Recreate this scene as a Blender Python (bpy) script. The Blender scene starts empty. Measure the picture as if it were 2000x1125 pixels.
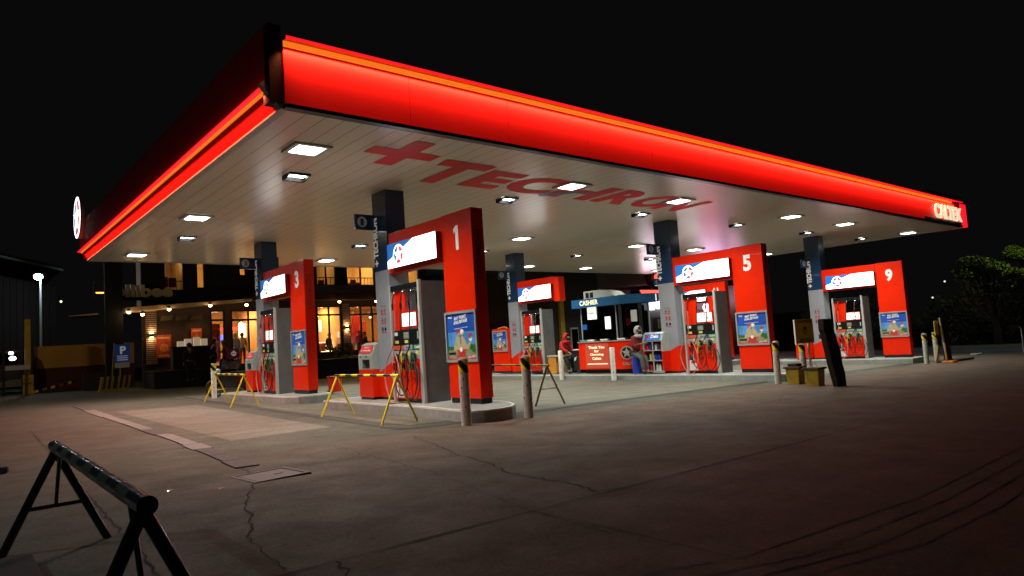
import bpy, bmesh, math, random
from mathutils import Vector, Matrix
random.seed(7)
S=bpy.context.scene; C=S.collection
V=Vector
GX,GY,PX,PY=-0.022,0.0055,7.374,9.718      # the forecourt falls gently to the right
def G(x,y): return GX*(x-PX)+GY*(y-PY)
ZC=4.746                                    # underside of the canopy
# ------------------------------------------------------------------ materials
def mat(name,col,rough=.5,metal=0,var=.12,scale=3.,bump=0.,bscale=40.,em=0,emcol=None,spec=.5,coat=0,dirt=0):
    m=bpy.data.materials.new(name); m.use_nodes=True; n=m.node_tree.nodes; l=m.node_tree.links
    b=n['Principled BSDF']; b.inputs['Roughness'].default_value=rough; b.inputs['Metallic'].default_value=metal
    b.inputs['Specular IOR Level'].default_value=spec; b.inputs['Coat Weight'].default_value=coat
    c=(*col,1)
    if var>0 or dirt>0:
        tc=n.new('ShaderNodeTexCoord'); nz=n.new('ShaderNodeTexNoise'); nz.inputs['Scale'].default_value=scale; nz.inputs['Detail'].default_value=6
        l.new(tc.outputs['Object'],nz.inputs['Vector'])
        mx=n.new('ShaderNodeMix'); mx.data_type='RGBA'
        mx.inputs['A'].default_value=(*[v*(1-var) for v in col],1); mx.inputs['B'].default_value=(*[min(1,v*(1+var)) for v in col],1)
        mr=n.new('ShaderNodeMapRange'); mr.inputs['From Min'].default_value=.3; mr.inputs['From Max'].default_value=.7
        l.new(nz.outputs['Fac'],mr.inputs['Value']); l.new(mr.outputs[0],mx.inputs['Factor'])
        out=mx.outputs['Result']
        if dirt>0:
            n2=n.new('ShaderNodeTexNoise'); n2.inputs['Scale'].default_value=scale*2.3; n2.inputs['Detail'].default_value=8; n2.inputs['Roughness'].default_value=.7
            l.new(tc.outputs['Object'],n2.inputs['Vector'])
            r2=n.new('ShaderNodeMapRange'); r2.inputs['From Min'].default_value=.52; r2.inputs['From Max'].default_value=.72; r2.inputs['To Max'].default_value=dirt
            l.new(n2.outputs['Fac'],r2.inputs['Value'])
            m2=n.new('ShaderNodeMix'); m2.data_type='RGBA'; m2.inputs['B'].default_value=(.05,.04,.03,1)
            l.new(out,m2.inputs['A']); l.new(r2.outputs[0],m2.inputs['Factor']); out=m2.outputs['Result']
        l.new(out,b.inputs['Base Color'])
        rr=n.new('ShaderNodeMapRange'); rr.inputs['To Min'].default_value=max(.03,rough*.8); rr.inputs['To Max'].default_value=min(1,rough*1.25)
        l.new(nz.outputs['Fac'],rr.inputs['Value']); l.new(rr.outputs[0],b.inputs['Roughness'])
    else: b.inputs['Base Color'].default_value=c
    if bump>0:
        tc=n.new('ShaderNodeTexCoord'); nb=n.new('ShaderNodeTexNoise'); nb.inputs['Scale'].default_value=bscale; nb.inputs['Detail'].default_value=5
        l.new(tc.outputs['Object'],nb.inputs['Vector']); bp=n.new('ShaderNodeBump'); bp.inputs['Strength'].default_value=bump; bp.inputs['Distance'].default_value=.02
        l.new(nb.outputs['Fac'],bp.inputs['Height']); l.new(bp.outputs[0],b.inputs['Normal'])
    if em>0:
        b.inputs['Emission Color'].default_value=(*(emcol or col),1); b.inputs['Emission Strength'].default_value=em
    m.diffuse_color=c
    return m
M={}
def D(k,*a,**kw): M[k]=mat(k,*a,**kw)
D('red',(.92,.022,.001),.30,var=.05,coat=.12,spec=.3,scale=1.5,bump=.05,bscale=2.5,dirt=.16)
D('red_side',(.70,.016,.004),.34,var=.08)
D('red_dark',(.22,.008,.006),.4)
D('fascia_red',(.88,.036,.040),.42,var=.03,scale=.6,spec=.2)
D('navy',(.012,.045,.12),.22,var=.12,coat=.4,scale=1.2)
D('blue_print',(.01,.10,.42),.4,em=.25,emcol=(.01,.12,.5),var=0)
D('blue_paint',(.015,.11,.26),.35,var=.1)
D('grey_panel',(.34,.35,.40),.38,var=.06,scale=1.5)
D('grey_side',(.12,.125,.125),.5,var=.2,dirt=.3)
D('grey_light',(.42,.44,.42),.4,var=.1)
D('silver',(.45,.46,.48),.35,metal=.3,var=.1)
D('chrome',(.7,.7,.72),.2,metal=1,var=0)
D('black',(.008,.008,.009),.35,var=.2)
D('blackmatte',(.006,.006,.006),.8,var=.2)
D('rubber',(.012,.010,.010),.42,var=.2)
D('hose_pink',(.48,.20,.18),.4,var=.1)
D('white',(.75,.75,.73),.4,var=.04)
D('white_print_glow',(.8,.8,.78),.5,var=0,em=.12,emcol=(1,1,1))  # printed white, with a faint emission added to look brighter
D('white_glow',(.9,.9,.9),.4,var=0,em=3.2,emcol=(1,.98,.97))
D('white_glow_soft',(.9,.9,.88),.4,var=0,em=.9,emcol=(1,.99,.9))
D('lamp_white',(.9,.9,.9),.4,var=0,em=9,emcol=(.97,1,.93))
D('lamp_warm',(.9,.8,.6),.4,var=0,em=14,emcol=(1,.62,.28))
D('screen_glow',(.1,.12,.1),.3,var=0,em=.18,emcol=(.5,.6,.5))
D('led_glow',(.3,.03,.01),.6,var=.1,scale=.8,em=.84,emcol=(1,.22,.015))  # orange LED glow on the fascia, put into an emissive material
D('led_red_soft',(.8,.02,.02),.4,var=0,em=1.2,emcol=(1,.01,.02))
D('blue_glow',(.02,.15,.5),.4,var=0,em=.55,emcol=(.01,.16,.55))
D('red_glow',(.7,.05,.05),.4,var=0,em=.8,emcol=(1,.10,.09))
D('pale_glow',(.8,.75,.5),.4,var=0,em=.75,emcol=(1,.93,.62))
D('ghost_text',(.5,.45,.25),.5,var=0,em=.45,emcol=(1,.9,.55))
D('emblem_grey',(.42,.40,.38),.5,var=.1)
D('magenta_glow',(.8,.1,.6),.4,var=0,em=6,emcol=(1,.12,.85))
D('pinkwhite_glow',(.9,.7,.9),.4,var=0,em=5,emcol=(1,.72,.95))
D('orange_glow',(.9,.3,.05),.4,var=0,em=4,emcol=(1,.30,.06))
D('redneon',(.9,.1,.05),.4,var=0,em=1.6,emcol=(1,.12,.08))
D('yellow',(.75,.60,.02),.45,var=.12,dirt=.35,scale=5)
D('yellow_mid',(.42,.31,.02),.5,var=.2,dirt=.7,scale=6)
D('yellow_dull',(.38,.26,.02),.6,var=.2,dirt=.5,scale=4)
D('yellow_sticker',(.75,.62,.12),.5,var=0)
D('green_band',(.02,.22,.10),.4,var=.05)
D('orangered',(.75,.10,.05),.4,var=.05)
D('palegrey_band',(.40,.45,.52),.4,var=.05)
D('concrete_light',(.27,.28,.27),.8,var=.15,scale=6,bump=.25,dirt=.35)
D('kerb_paint',(.62,.62,.58),.6,var=.1,scale=5,bump=.1,dirt=.45)
D('bollard',(.50,.49,.43),.65,var=.12,scale=6,bump=.2,dirt=.45)
D('bollard_white',(.8,.8,.74),.6,var=.1,scale=6,bump=.15,dirt=.2)
D('wood_dark',(.035,.018,.014),.75,var=.45,scale=6,bump=.5,bscale=18)
D('wood_light',(.42,.36,.24),.7,var=.2)
D('wall_dark',(.022,.018,.017),.8,var=.3,bump=.2)
D('wall_brown',(.05,.032,.024),.8,var=.3)
D('wall_purple',(.085,.06,.06),.7,var=.15)
D('wall_ochre',(.42,.23,.05),.8,var=.12,scale=1)
D('wall_maroon',(.06,.014,.010),.8,var=.2)
D('cream',(.55,.40,.22),.7,var=.1)
D('cream2',(.62,.47,.28),.7,var=.1)
D('floor_tile',(.35,.25,.15),.35,var=.1)
D('slat_wood',(.22,.15,.10),.6,var=.2)
D('olive',(.07,.065,.035),.7,var=.1)
D('mural',(.42,.06,.02),.5,var=.6,scale=6)
D('mural2',(.62,.20,.05),.5,var=.5,scale=9)
D('paper',(.7,.72,.66),.6,var=.05)
D('skin',(.34,.17,.10),.55,var=.05)
D('cloth_red',(.50,.012,.018),.85,var=.1,bump=.2)
D('cloth_maroon',(.20,.018,.018),.85,var=.15,bump=.2)
D('cloth_white',(.50,.47,.45),.85,var=.08)
D('cloth_grey',(.09,.10,.10),.85,var=.15)
D('cloth_black',(.012,.012,.014),.85,var=.2)
D('cloth_olive',(.11,.10,.06),.85,var=.15)
D('cloth_cream',(.55,.45,.33),.85,var=.1)
D('hair',(.012,.009,.007),.6,var=.1)
D('pinkbag',(.45,.02,.10),.6,var=.1)
D('steel_dark',(.03,.035,.04),.28,metal=.7,var=.3,scale=8,dirt=.2)
D('blackgloss',(.010,.012,.014),.16,var=.3,coat=.6,scale=10)
D('blue_plastic',(.02,.05,.45),.35,var=.1)
D('cyan_plastic',(.10,.32,.36),.35,var=.1)
D('orange_box',(.65,.26,.03),.5,var=.1)
D('sky_print',(.02,.09,.48),.35,var=.25,scale=2)
D('sky_print2',(.09,.30,.70),.35,var=.3,scale=5)
D('green_print',(.03,.16,.03),.4,var=.5,scale=20)
D('road_print',(.32,.30,.18),.4,var=.2,scale=12)
D('beige_print',(.55,.44,.28),.4,var=.3,scale=25)
D('redprint',(.62,.05,.04),.35,var=.3,scale=20)
D('bark',(.008,.007,.005),.9,var=.3,bump=.5)
D('leaf',(.06,.105,.012),.6,var=.5,scale=1.2)
D('leaf_dark',(.03,.05,.015),.6,var=.4,scale=1)
D('plant',(.05,.06,.02),.7,var=.5,scale=4)
D('pvc_white',(.6,.6,.55),.4,var=.05)
D('bar_black',(.010,.014,.018),.25,var=.2,scale=9)
D('steel_plate',(.11,.10,.115),.65,metal=.25,var=.2,scale=9,dirt=.35)
D('asphalt_crack',(.006,.005,.005),.95,var=0)
D('drain',(.045,.043,.04),.75,var=.35,scale=8,bump=.3)
D('drain_light',(.14,.13,.125),.7,var=.3,scale=14,bump=.3)
D('lamp_soft',(.9,.8,.6),.4,var=0,em=3,emcol=(1,.8,.45))
D('screen_blue',(.1,.1,.5),.4,var=0,em=2,emcol=(.15,.15,1))
D('white_glow_dim',(.7,.65,.5),.5,var=.1,em=.25,emcol=(1,.8,.5))
D('lamp_hot',(.9,.9,.9),.4,var=0,em=60,emcol=(.85,.95,1))
D('lamp_blue',(.9,.9,.9),.4,var=0,em=20,emcol=(.6,.75,1))
D('pavement_blue',(.07,.09,.12),.8,var=.2)
D('signblue',(.02,.09,.42),.5,var=.1,em=.05,emcol=(.02,.1,.6))
D('letter_dim',(.62,.5,.25),.5,var=.2)
D('ceil_red',(.75,.010,.014),.6,var=.08,scale=.8)
D('ceil_blue',(.03,.08,.22),.36,var=.08,scale=.8)
D('tech_ghost',(.26,.05,.04),.35,var=0)
# concrete forecourt
def concrete(name,base,warm,wet=.0,scale=1.):
    m=bpy.data.materials.new(name); m.use_nodes=True; n=m.node_tree.nodes; l=m.node_tree.links
    b=n['Principled BSDF']; tc=n.new('ShaderNodeTexCoord')
    def noise(s,d=8,r=.6,dist=0):
        z=n.new('ShaderNodeTexNoise'); z.inputs['Scale'].default_value=s*scale; z.inputs['Detail'].default_value=d; z.inputs['Roughness'].default_value=r; z.inputs['Distortion'].default_value=dist
        l.new(tc.outputs['Object'],z.inputs['Vector']); return z.outputs['Fac']
    def rng(i,a,b_,c=0,d=1):
        r=n.new('ShaderNodeMapRange'); r.inputs['From Min'].default_value=a; r.inputs['From Max'].default_value=b_; r.inputs['To Min'].default_value=c; r.inputs['To Max'].default_value=d; l.new(i,r.inputs['Value']); return r.outputs[0]
    def mix(f,a,b_,mode='MIX'):
        x=n.new('ShaderNodeMix'); x.data_type='RGBA'; x.blend_type=mode
        if isinstance(f,float): x.inputs['Factor'].default_value=f
        else: l.new(f,x.inputs['Factor'])
        for k,v in (('A',a),('B',b_)):
            if isinstance(v,tuple): x.inputs[k].default_value=(*v,1)
            else: l.new(v,x.inputs[k])
        return x.outputs['Result']
    big=rng(noise(.22,5,.55,.4),.35,.65); med=rng(noise(1.7,8,.65,.3),.3,.7); fine=rng(noise(22,6,.7),.3,.7)
    blot=rng(noise(.9,9,.75,.8),.56,.70); spots=rng(noise(6.5,4,.5),.66,.72); grit=rng(noise(42,4,.8),.38,.62); oil=rng(noise(.55,7,.8,1.5),.62,.68)
    col=mix(big,base,warm)
    col=mix(rng(med,0,1,0,.55),col,tuple(v*.55 for v in base))
    col=mix(rng(fine,0,1,0,.8),col,tuple(min(1,v*1.7) for v in base))
    col=mix(rng(blot,0,1,0,.55),col,tuple(v*.35 for v in base))
    col=mix(rng(spots,0,1,0,.5),col,tuple(v*.2 for v in base))
    col=mix(rng(grit,0,1,0,.72),col,tuple(v*.45 for v in base))
    col=mix(rng(oil,0,1,0,.45),col,tuple(v*.3 for v in base))
    # streaks left by tyres along the long side
    mp=n.new('ShaderNodeMapping'); mp.inputs['Scale'].default_value=(.25,2.6,1); mp.inputs['Rotation'].default_value=(0,0,.12); l.new(tc.outputs['Object'],mp.inputs['Vector'])
    st=n.new('ShaderNodeTexNoise'); st.inputs['Scale'].default_value=1.6; st.inputs['Detail'].default_value=6; l.new(mp.outputs[0],st.inputs['Vector'])
    col=mix(rng(st.outputs['Fac'],.52,.72,0,.45),col,tuple(v*.45 for v in base))
    l.new(col,b.inputs['Base Color'])
    l.new(rng(med,0,1,.62-wet,.88-wet),b.inputs['Roughness']); b.inputs['Specular IOR Level'].default_value=.35
    bp=n.new('ShaderNodeBump'); bp.inputs['Strength'].default_value=.35; bp.inputs['Distance'].default_value=.012
    a=n.new('ShaderNodeMath'); a.operation='ADD'; l.new(fine,a.inputs[0]); l.new(grit,a.inputs[1]); l.new(a.outputs[0],bp.inputs['Height']); l.new(bp.outputs[0],b.inputs['Normal'])
    M[name]=m
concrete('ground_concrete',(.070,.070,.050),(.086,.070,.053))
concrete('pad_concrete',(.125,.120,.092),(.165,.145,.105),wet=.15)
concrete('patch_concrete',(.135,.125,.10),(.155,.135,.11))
# glass: mostly clear with a reflection
def glass(name,tint=(.9,.9,.9),fac=.10):
    m=bpy.data.materials.new(name); m.use_nodes=True; n=m.node_tree.nodes; l=m.node_tree.links; n.clear()
    o=n.new('ShaderNodeOutputMaterial'); t=n.new('ShaderNodeBsdfTransparent'); t.inputs[0].default_value=(*tint,1)
    g=n.new('ShaderNodeBsdfGlossy'); g.inputs['Roughness'].default_value=.04; x=n.new('ShaderNodeMixShader'); x.inputs[0].default_value=fac
    l.new(t.outputs[0],x.inputs[1]); l.new(g.outputs[0],x.inputs[2]); l.new(x.outputs[0],o.inputs[0]); M[name]=m
glass('glass'); glass('glass_dark',(.16,.17,.2),.14)
# ------------------------------------------------------------------ mesh builder
class MB:
    def __init__(s): s.v=[]; s.f=[]; s.m=[]; s.sm=[]
    def add(s,vs,fs,m=0,sm=False):
        o=len(s.v); s.v+=[tuple(v) for v in vs]
        for f in fs: s.f.append([i+o for i in f]); s.m.append(m); s.sm.append(sm)
        return s
    def box(s,x0,x1,y0,y1,z0,z1,m=0):
        vs=[(x,y,z) for z in(z0,z1) for y in(y0,y1) for x in(x0,x1)]
        return s.add(vs,[(0,2,3,1),(4,5,7,6),(0,1,5,4),(2,6,7,3),(0,4,6,2),(1,3,7,5)],m)
    def rbox(s,c,ax,ay,az,m=0):           # box from centre and three half-axis vectors
        c=V(c);ax=V(ax);ay=V(ay);az=V(az)
        vs=[c+i*ax+j*ay+k*az for k in(-1,1) for j in(-1,1) for i in(-1,1)]
        return s.add(vs,[(0,2,3,1),(4,5,7,6),(0,1,5,4),(2,6,7,3),(0,4,6,2),(1,3,7,5)],m)
    def bbox(s,x0,x1,y0,y1,z0,z1,b=.01,m=0):  # box with chamfered vertical and top edges
        p=[(x0+b,y0),(x1-b,y0),(x1,y0+b),(x1,y1-b),(x1-b,y1),(x0+b,y1),(x0,y1-b),(x0,y0+b)]
        q=[(x0+2*b,y0+b),(x1-2*b,y0+b),(x1-b,y0+2*b),(x1-b,y1-2*b),(x1-2*b,y1-b),(x0+2*b,y1-b),(x0+b,y1-2*b),(x0+b,y0+2*b)]
        vs=[(a,c,z0) for a,c in p]+[(a,c,z1-b) for a,c in p]+[(a,c,z1) for a,c in q]
        fs=[tuple(range(7,-1,-1)),tuple(range(16,24))]
        for k in(0,8):
            for i in range(8): fs.append((k+i,k+(i+1)%8,k+8+(i+1)%8,k+8+i))
        return s.add(vs,fs,m)
    def prism(s,poly,h0,h1,fn,m=0,sm=False):   # fn(a,b,h)->xyz
        n=len(poly); vs=[fn(a,b,h0) for a,b in poly]+[fn(a,b,h1) for a,b in poly]
        fs=[(i,(i+1)%n,n+(i+1)%n,n+i) for i in range(n)]
        s.add(vs,fs,m,sm); return s.add(vs,[tuple(range(n-1,-1,-1)),tuple(range(n,2*n))],m)
    def cyl(s,p0,p1,r0,r1=None,n=12,m=0,caps=True):
        r1=r0 if r1 is None else r1; p0=V(p0);p1=V(p1); d=(p1-p0).normalized(); a=d.orthogonal().normalized(); b=d.cross(a)
        vs=[p0+r0*(math.cos(t)*a+math.sin(t)*b) for t in [2*math.pi*i/n for i in range(n)]]+[p1+r1*(math.cos(t)*a+math.sin(t)*b) for t in [2*math.pi*i/n for i in range(n)]]
        s.add(vs,[(i,(i+1)%n,n+(i+1)%n,n+i) for i in range(n)],m,True)
        if caps: s.add(vs,[tuple(range(n-1,-1,-1)),tuple(range(n,2*n))],m)
        return s
    def lathe(s,prof,c=(0,0,0),n=20,m=0):
        c=V(c); k=len(prof); vs=[c+V((r*math.cos(2*math.pi*i/n),r*math.sin(2*math.pi*i/n),z)) for r,z in prof for i in range(n)]
        fs=[(j*n+i,j*n+(i+1)%n,(j+1)*n+(i+1)%n,(j+1)*n+i) for j in range(k-1) for i in range(n)]
        s.add(vs,fs,m,True); return s.add(vs,[tuple(range(n-1,-1,-1)),tuple((k-1)*n+i for i in range(n))],m)
    def tube(s,pts,r,n=8,m=0,spl=0):
        P=[V(p) for p in pts]
        if spl:
            Q=[]
            E=[2*P[0]-P[1]]+P+[2*P[-1]-P[-2]]
            for i in range(1,len(E)-2):
                for k in range(spl):
                    t=k/spl; a,b,c,d=E[i-1:i+3]
                    Q.append(.5*((2*b)+(c-a)*t+(2*a-5*b+4*c-d)*t*t+(3*b-a-3*c+d)*t**3))
            P=Q+[P[-1]]
        vs=[];up=None
        for i,p in enumerate(P):
            d=(P[min(i+1,len(P)-1)]-P[max(i-1,0)]).normalized()
            if up is None: up=d.orthogonal().normalized()
            a=(up-d*up.dot(d)); a=a.normalized() if a.length>1e-5 else d.orthogonal().normalized(); up=a; b=d.cross(a)
            vs+=[p+r*(math.cos(2*math.pi*k/n)*a+math.sin(2*math.pi*k/n)*b) for k in range(n)]
        k=len(P); s.add(vs,[(j*n+i,j*n+(i+1)%n,(j+1)*n+(i+1)%n,(j+1)*n+i) for j in range(k-1) for i in range(n)],m,True)
        return s.add(vs,[tuple(range(n-1,-1,-1)),tuple((k-1)*n+i for i in range(n))],m)
    def ball(s,c,r,n=12,k=8,m=0,keep=None):
        c=V(c); r=(r,r,r) if not hasattr(r,'__len__') else r
        vs=[];fs=[]
        for j in range(k+1):
            t=math.pi*j/k
            for i in range(n):
                a=2*math.pi*i/n; vs.append((math.sin(t)*math.cos(a),math.sin(t)*math.sin(a),math.cos(t)))
        for j in range(k):
            for i in range(n):
                f=(j*n+i,(j+1)*n+i,(j+1)*n+(i+1)%n,j*n+(i+1)%n)
                ce=sum((V(vs[q]) for q in f),V())/4
                if keep is None or keep(ce): fs.append(f)
        return s.add([c+V((v[0]*r[0],v[1]*r[1],v[2]*r[2])) for v in vs],fs,m,True)
    def flat(s,poly,O,U,W,off=0,m=0):      # polygon in the plane O + a U + b W, raised along its normal
        O=V(O);U=V(U);W=V(W);N=U.cross(W).normalized()
        return s.add([O+a*U+b*W+N*off for a,b in poly],[tuple(range(len(poly)))],m)
    def slab(s,poly,O,U,W,t,m=0,base=0):   # the same with thickness t
        O=V(O);U=V(U);W=V(W);N=U.cross(W).normalized(); n=len(poly)
        vs=[O+a*U+b*W+N*base for a,b in poly]+[O+a*U+b*W+N*(base+t) for a,b in poly]
        return s.add(vs,[(i,(i+1)%n,n+(i+1)%n,n+i) for i in range(n)]+[tuple(range(n-1,-1,-1)),tuple(range(n,2*n))],m)
    def text(s,t,O,U,W,w,h,m=0,off=0,th=0,bold=.02,fit=True):   # writing fitted to w x h, lower left corner O
        vs,fs=glyphs(t,bold,th>0); O=V(O);U=V(U);W=V(W);N=U.cross(W).normalized()
        x0=min(v[0] for v in vs);x1=max(v[0] for v in vs);y0=min(v[1] for v in vs);y1=max(v[1] for v in vs)
        z1=max(v[2] for v in vs);z0=min(v[2] for v in vs); kz=(th/(z1-z0)) if z1>z0 else 0
        return s.add([O+U*((v[0]-x0)/(x1-x0)*w)+W*((v[1]-y0)/(y1-y0)*h)+N*(off+(v[2]-z0)*kz) for v in vs],fs,m)
    def disc(s,O,U,W,c,r,off=0,m=0,n=20,r0=0,a0=0,a1=2*math.pi):
        P=[(c[0]+r*math.cos(a0+(a1-a0)*i/n),c[1]+r*math.sin(a0+(a1-a0)*i/n)) for i in range(n+1)]
        if r0==0:
            if abs(a1-a0-2*math.pi)<1e-6: return s.flat(P[:-1],O,U,W,off,m)
            return s.flat([c]+P,O,U,W,off,m)
        Q=[(c[0]+r0*math.cos(a0+(a1-a0)*i/n),c[1]+r0*math.sin(a0+(a1-a0)*i/n)) for i in range(n+1)]
        for i in range(n): s.flat([Q[i],P[i],P[i+1],Q[i+1]],O,U,W,off,m)
        return s
    def build(s,name,mats,parent=None,bevel=0,smooth=False):
        me=bpy.data.meshes.new(name); me.from_pydata(s.v,[],s.f)
        mats=[mats] if isinstance(mats,str) else mats
        for k in mats: me.materials.append(M[k])
        me.polygons.foreach_set('material_index',s.m); me.polygons.foreach_set('use_smooth',[smooth or q for q in s.sm]); me.update()
        if bevel:
            bm=bmesh.new(); bm.from_mesh(me); bmesh.ops.remove_doubles(bm,verts=bm.verts,dist=1e-5)
            bmesh.ops.bevel(bm,geom=[e for e in bm.edges if len(e.link_faces)==2 and e.calc_face_angle(0)>.6],offset=bevel,segments=2,affect='EDGES',profile=.5)
            bm.to_mesh(me); bm.free()
        o=bpy.data.objects.new(name,me); C.objects.link(o); o.parent=parent; return o
_gl={}
def glyphs(t,bold,ex):
    k=(t,bold,ex)
    if k not in _gl:
        c=bpy.data.curves.new('writing','FONT'); c.body=t; c.offset=bold; c.resolution_u=4; c.align_x='CENTER'; c.space_line=.95
        if ex: c.extrude=.1
        o=bpy.data.objects.new('writing',c); me=bpy.data.meshes.new_from_object(o)
        _gl[k]=([tuple(v.co) for v in me.vertices],[tuple(p.vertices) for p in me.polygons])
        bpy.data.objects.remove(o); bpy.data.curves.remove(c); bpy.data.meshes.remove(me)
    return _gl[k]
def tag(o,label=None,cat=None,group=None,kind=None):
    if label: o['label']=label
    if cat: o['category']=cat
    if group: o['group']=group
    if kind: o['kind']=kind
    return o
def empty(name,loc,label,cat,group=None,rz=0):
    o=bpy.data.objects.new(name,None); C.objects.link(o); o.location=loc; o.rotation_euler=(0,0,rz); o.empty_display_size=.2
    return tag(o,label,cat,group)
def kids(o): return [c for c in bpy.data.objects if c.parent==o]
def copy_tree(o,parent=None):
    c=o.copy(); C.objects.link(c); c.parent=parent
    for ch in kids(o): copy_tree(ch,c)
    return c
def again(o,loc,label,rz=None):
    c=copy_tree(o); c.location=loc; c['label']=label
    if rz is not None: c.rotation_euler=(0,0,rz)
    return c
def struct(mb,name,m,label=None): return tag(mb.build(name,m),label,None,None,'structure')
def area(name,loc,dirv,sx,sy,power,col,parent=None,spread=180):
    L=bpy.data.lights.new(name,'AREA'); L.shape='RECTANGLE'; L.size=sx; L.size_y=sy; L.energy=power; L.color=col; L.spread=math.radians(spread)
    o=bpy.data.objects.new(name,L); C.objects.link(o); o.location=loc; o.rotation_euler=V(dirv).to_track_quat('-Z','Y').to_euler(); o.parent=parent; return o
def point(name,loc,power,col,r=.05,parent=None):
    L=bpy.data.lights.new(name,'POINT'); L.energy=power; L.color=col; L.shadow_soft_size=r
    o=bpy.data.objects.new(name,L); C.objects.link(o); o.location=loc; o.parent=parent; return o
XM=(V((0,-1,0)),V((0,0,1)))      # writing on a face that looks to -x
YM=(V((1,0,0)),V((0,0,1)))       # writing on a face that looks to -y
def emblem(mb,O,U,W,c,R,off,mr,mw,mbl,mred):   # ringed five-pointed star
    mb.disc(O,U,W,c,R,off,mw,28)
    mb.disc(O,U,W,c,R*.84,off+.003,mred,28)
    mb.disc(O,U,W,c,R*.84,off+.005,mbl,16,0,math.radians(80),math.radians(262))
    st=[]
    for i in range(10):
        a=math.pi/2+i*math.pi/5; r=R*.84 if i%2==0 else R*.34
        st.append((c[0]+r*math.cos(a),c[1]+r*math.sin(a)))
    mb.flat(st,O,U,W,off+.008,mw)
# ------------------------------------------------------------------ camera, world
cam=bpy.data.cameras.new('camera'); co=bpy.data.objects.new('camera',cam); C.objects.link(co); S.camera=co
cam.sensor_width=36; cam.lens=1325.67/2000*36; cam.clip_end=800; cam.clip_start=.05
yaw,pit,rol=.7039,.0776,-.0641
fw=V((math.sin(yaw)*math.cos(pit),math.cos(yaw)*math.cos(pit),math.sin(pit))); r_=V((math.cos(yaw),-math.sin(yaw),0)); u_=r_.cross(fw)
R_=math.cos(rol)*r_+math.sin(rol)*u_; U_=-math.sin(rol)*r_+math.cos(rol)*u_
co.matrix_world=Matrix(((R_.x,U_.x,-fw.x,0),(R_.y,U_.y,-fw.y,0),(R_.z,U_.z,-fw.z,1.3),(0,0,0,1)))
w=bpy.data.worlds.new('World'); S.world=w; w.use_nodes=True
w.node_tree.nodes['Background'].inputs[0].default_value=(.0027,.0027,.0029,1); w.node_tree.nodes['Background'].inputs[1].default_value=1
S.view_settings.view_transform='Standard'; S.view_settings.look='None'; S.view_settings.gamma=1; S.view_settings.exposure=0
# ------------------------------------------------------------------ ground
def quadz(x,y,dz): return (x,y,G(x,y)+dz)
g=MB(); N=12; R=260
for i in range(N):
    for j in range(N):
        a,b,c,d=[-R+2*R*t/N for t in(i,i+1,j,j+1)]
        g.add([quadz(a,c,0),quadz(b,c,0),quadz(b,d,0),quadz(a,d,0)],[(0,1,2,3)])
struct(g,'ground','ground_concrete','dim stained concrete forecourt and yard')
def sheet(name,poly,dz,m,label):
    s_=MB(); s_.add([quadz(x,y,dz) for x,y in poly],[tuple(range(len(poly)))]); return struct(s_,name,m,label)
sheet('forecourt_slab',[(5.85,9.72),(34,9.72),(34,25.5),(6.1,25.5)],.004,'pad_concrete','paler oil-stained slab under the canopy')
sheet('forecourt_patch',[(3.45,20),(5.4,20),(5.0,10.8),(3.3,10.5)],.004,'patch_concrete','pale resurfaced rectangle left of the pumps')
s_=MB()
def strip(poly,wd,dz=.008):
    for i in range(len(poly)-1):
        a=V(poly[i]);b=V(poly[i+1]);d=(b-a).normalized();n=V((-d.y,d.x))*wd/2
        s_.add([quadz(*(a-n),dz),quadz(*(b-n),dz),quadz(*(b+n),dz),quadz(*(a+n),dz)],[(0,1,2,3)])
strip([(6.3,25),(5.8,14),(5.55,9.4)],.22); strip([(5.5,9.40),(6.0,9.25),(9.3,9.55),(12.5,9.58),(17,9.6),(33,9.5)],.15)
struct(s_,'drain_channel','drain','dark drain channel round the pump forecourt')
# jagged cracks and straight slab joints as thin dark ribbons
s_=MB()
def crack(pts,w0=.012,jit=.03,step=.09,dz=.006):
    P=[V(p) for p in pts]; Q=[P[0]]
    for a,b in zip(P,P[1:]):
        n=max(1,int((b-a).length/step))
        for k in range(1,n+1):
            q=a.lerp(b,k/n)
            if k<n: q+=V((random.uniform(-jit,jit),random.uniform(-jit,jit)))
            Q.append(q)
    prev=None
    for i,q in enumerate(Q):
        d=(Q[min(i+1,len(Q)-1)]-Q[max(i-1,0)]).normalized(); n=V((-d.y,d.x)); wl=w0*random.uniform(.35,1.3)
        cur=(q-n*wl,q+n*wl)
        if prev: s_.add([quadz(*prev[0],dz),quadz(*cur[0],dz),quadz(*cur[1],dz),quadz(*prev[1],dz)],[(0,1,2,3)])
        prev=cur
crack([(2.54,7.78),(2.5,7.3)]); crack([(2.3,6.7),(2.15,6.36),(1.88,5.7),(1.81,5.35),(1.7,5.03),(1.58,4.77),(1.52,4.04),(1.5,3.89)],.0075,.022,.06)
crack([(5.12,8.4),(4.76,7.14),(4.5,6.42),(4.39,5.72),(4.15,5.09),(4.16,4.48),(4.16,4.19),(4.05,3.88)],.009,.03,.08)
crack([(1.37,16.4),(1.16,10.6),(1.06,7.58),(.99,5.55),(.96,4.52),(.93,3.8)],.006,.02)
crack([(1.76,3.8),(1.71,3.56),(1.55,3.1)],.009,.03,.06)
crack([(4.01,8.61),(3.7,5.7),(3.29,3.8),(3.22,2.96)],.004,.02)
crack([(9.15,6.68),(8.51,5.05),(8.17,3.98)],.006,.04); crack([(13.2,7.2),(11.5,6.4),(9.15,6.68)],.006,.05)
crack([(4.2,7.9),(3.5,7.2),(3.1,7.5)],.004,.04)
struct(s_,'pavement_crack','asphalt_crack','jagged cracks across the concrete')
s_=MB()
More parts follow.
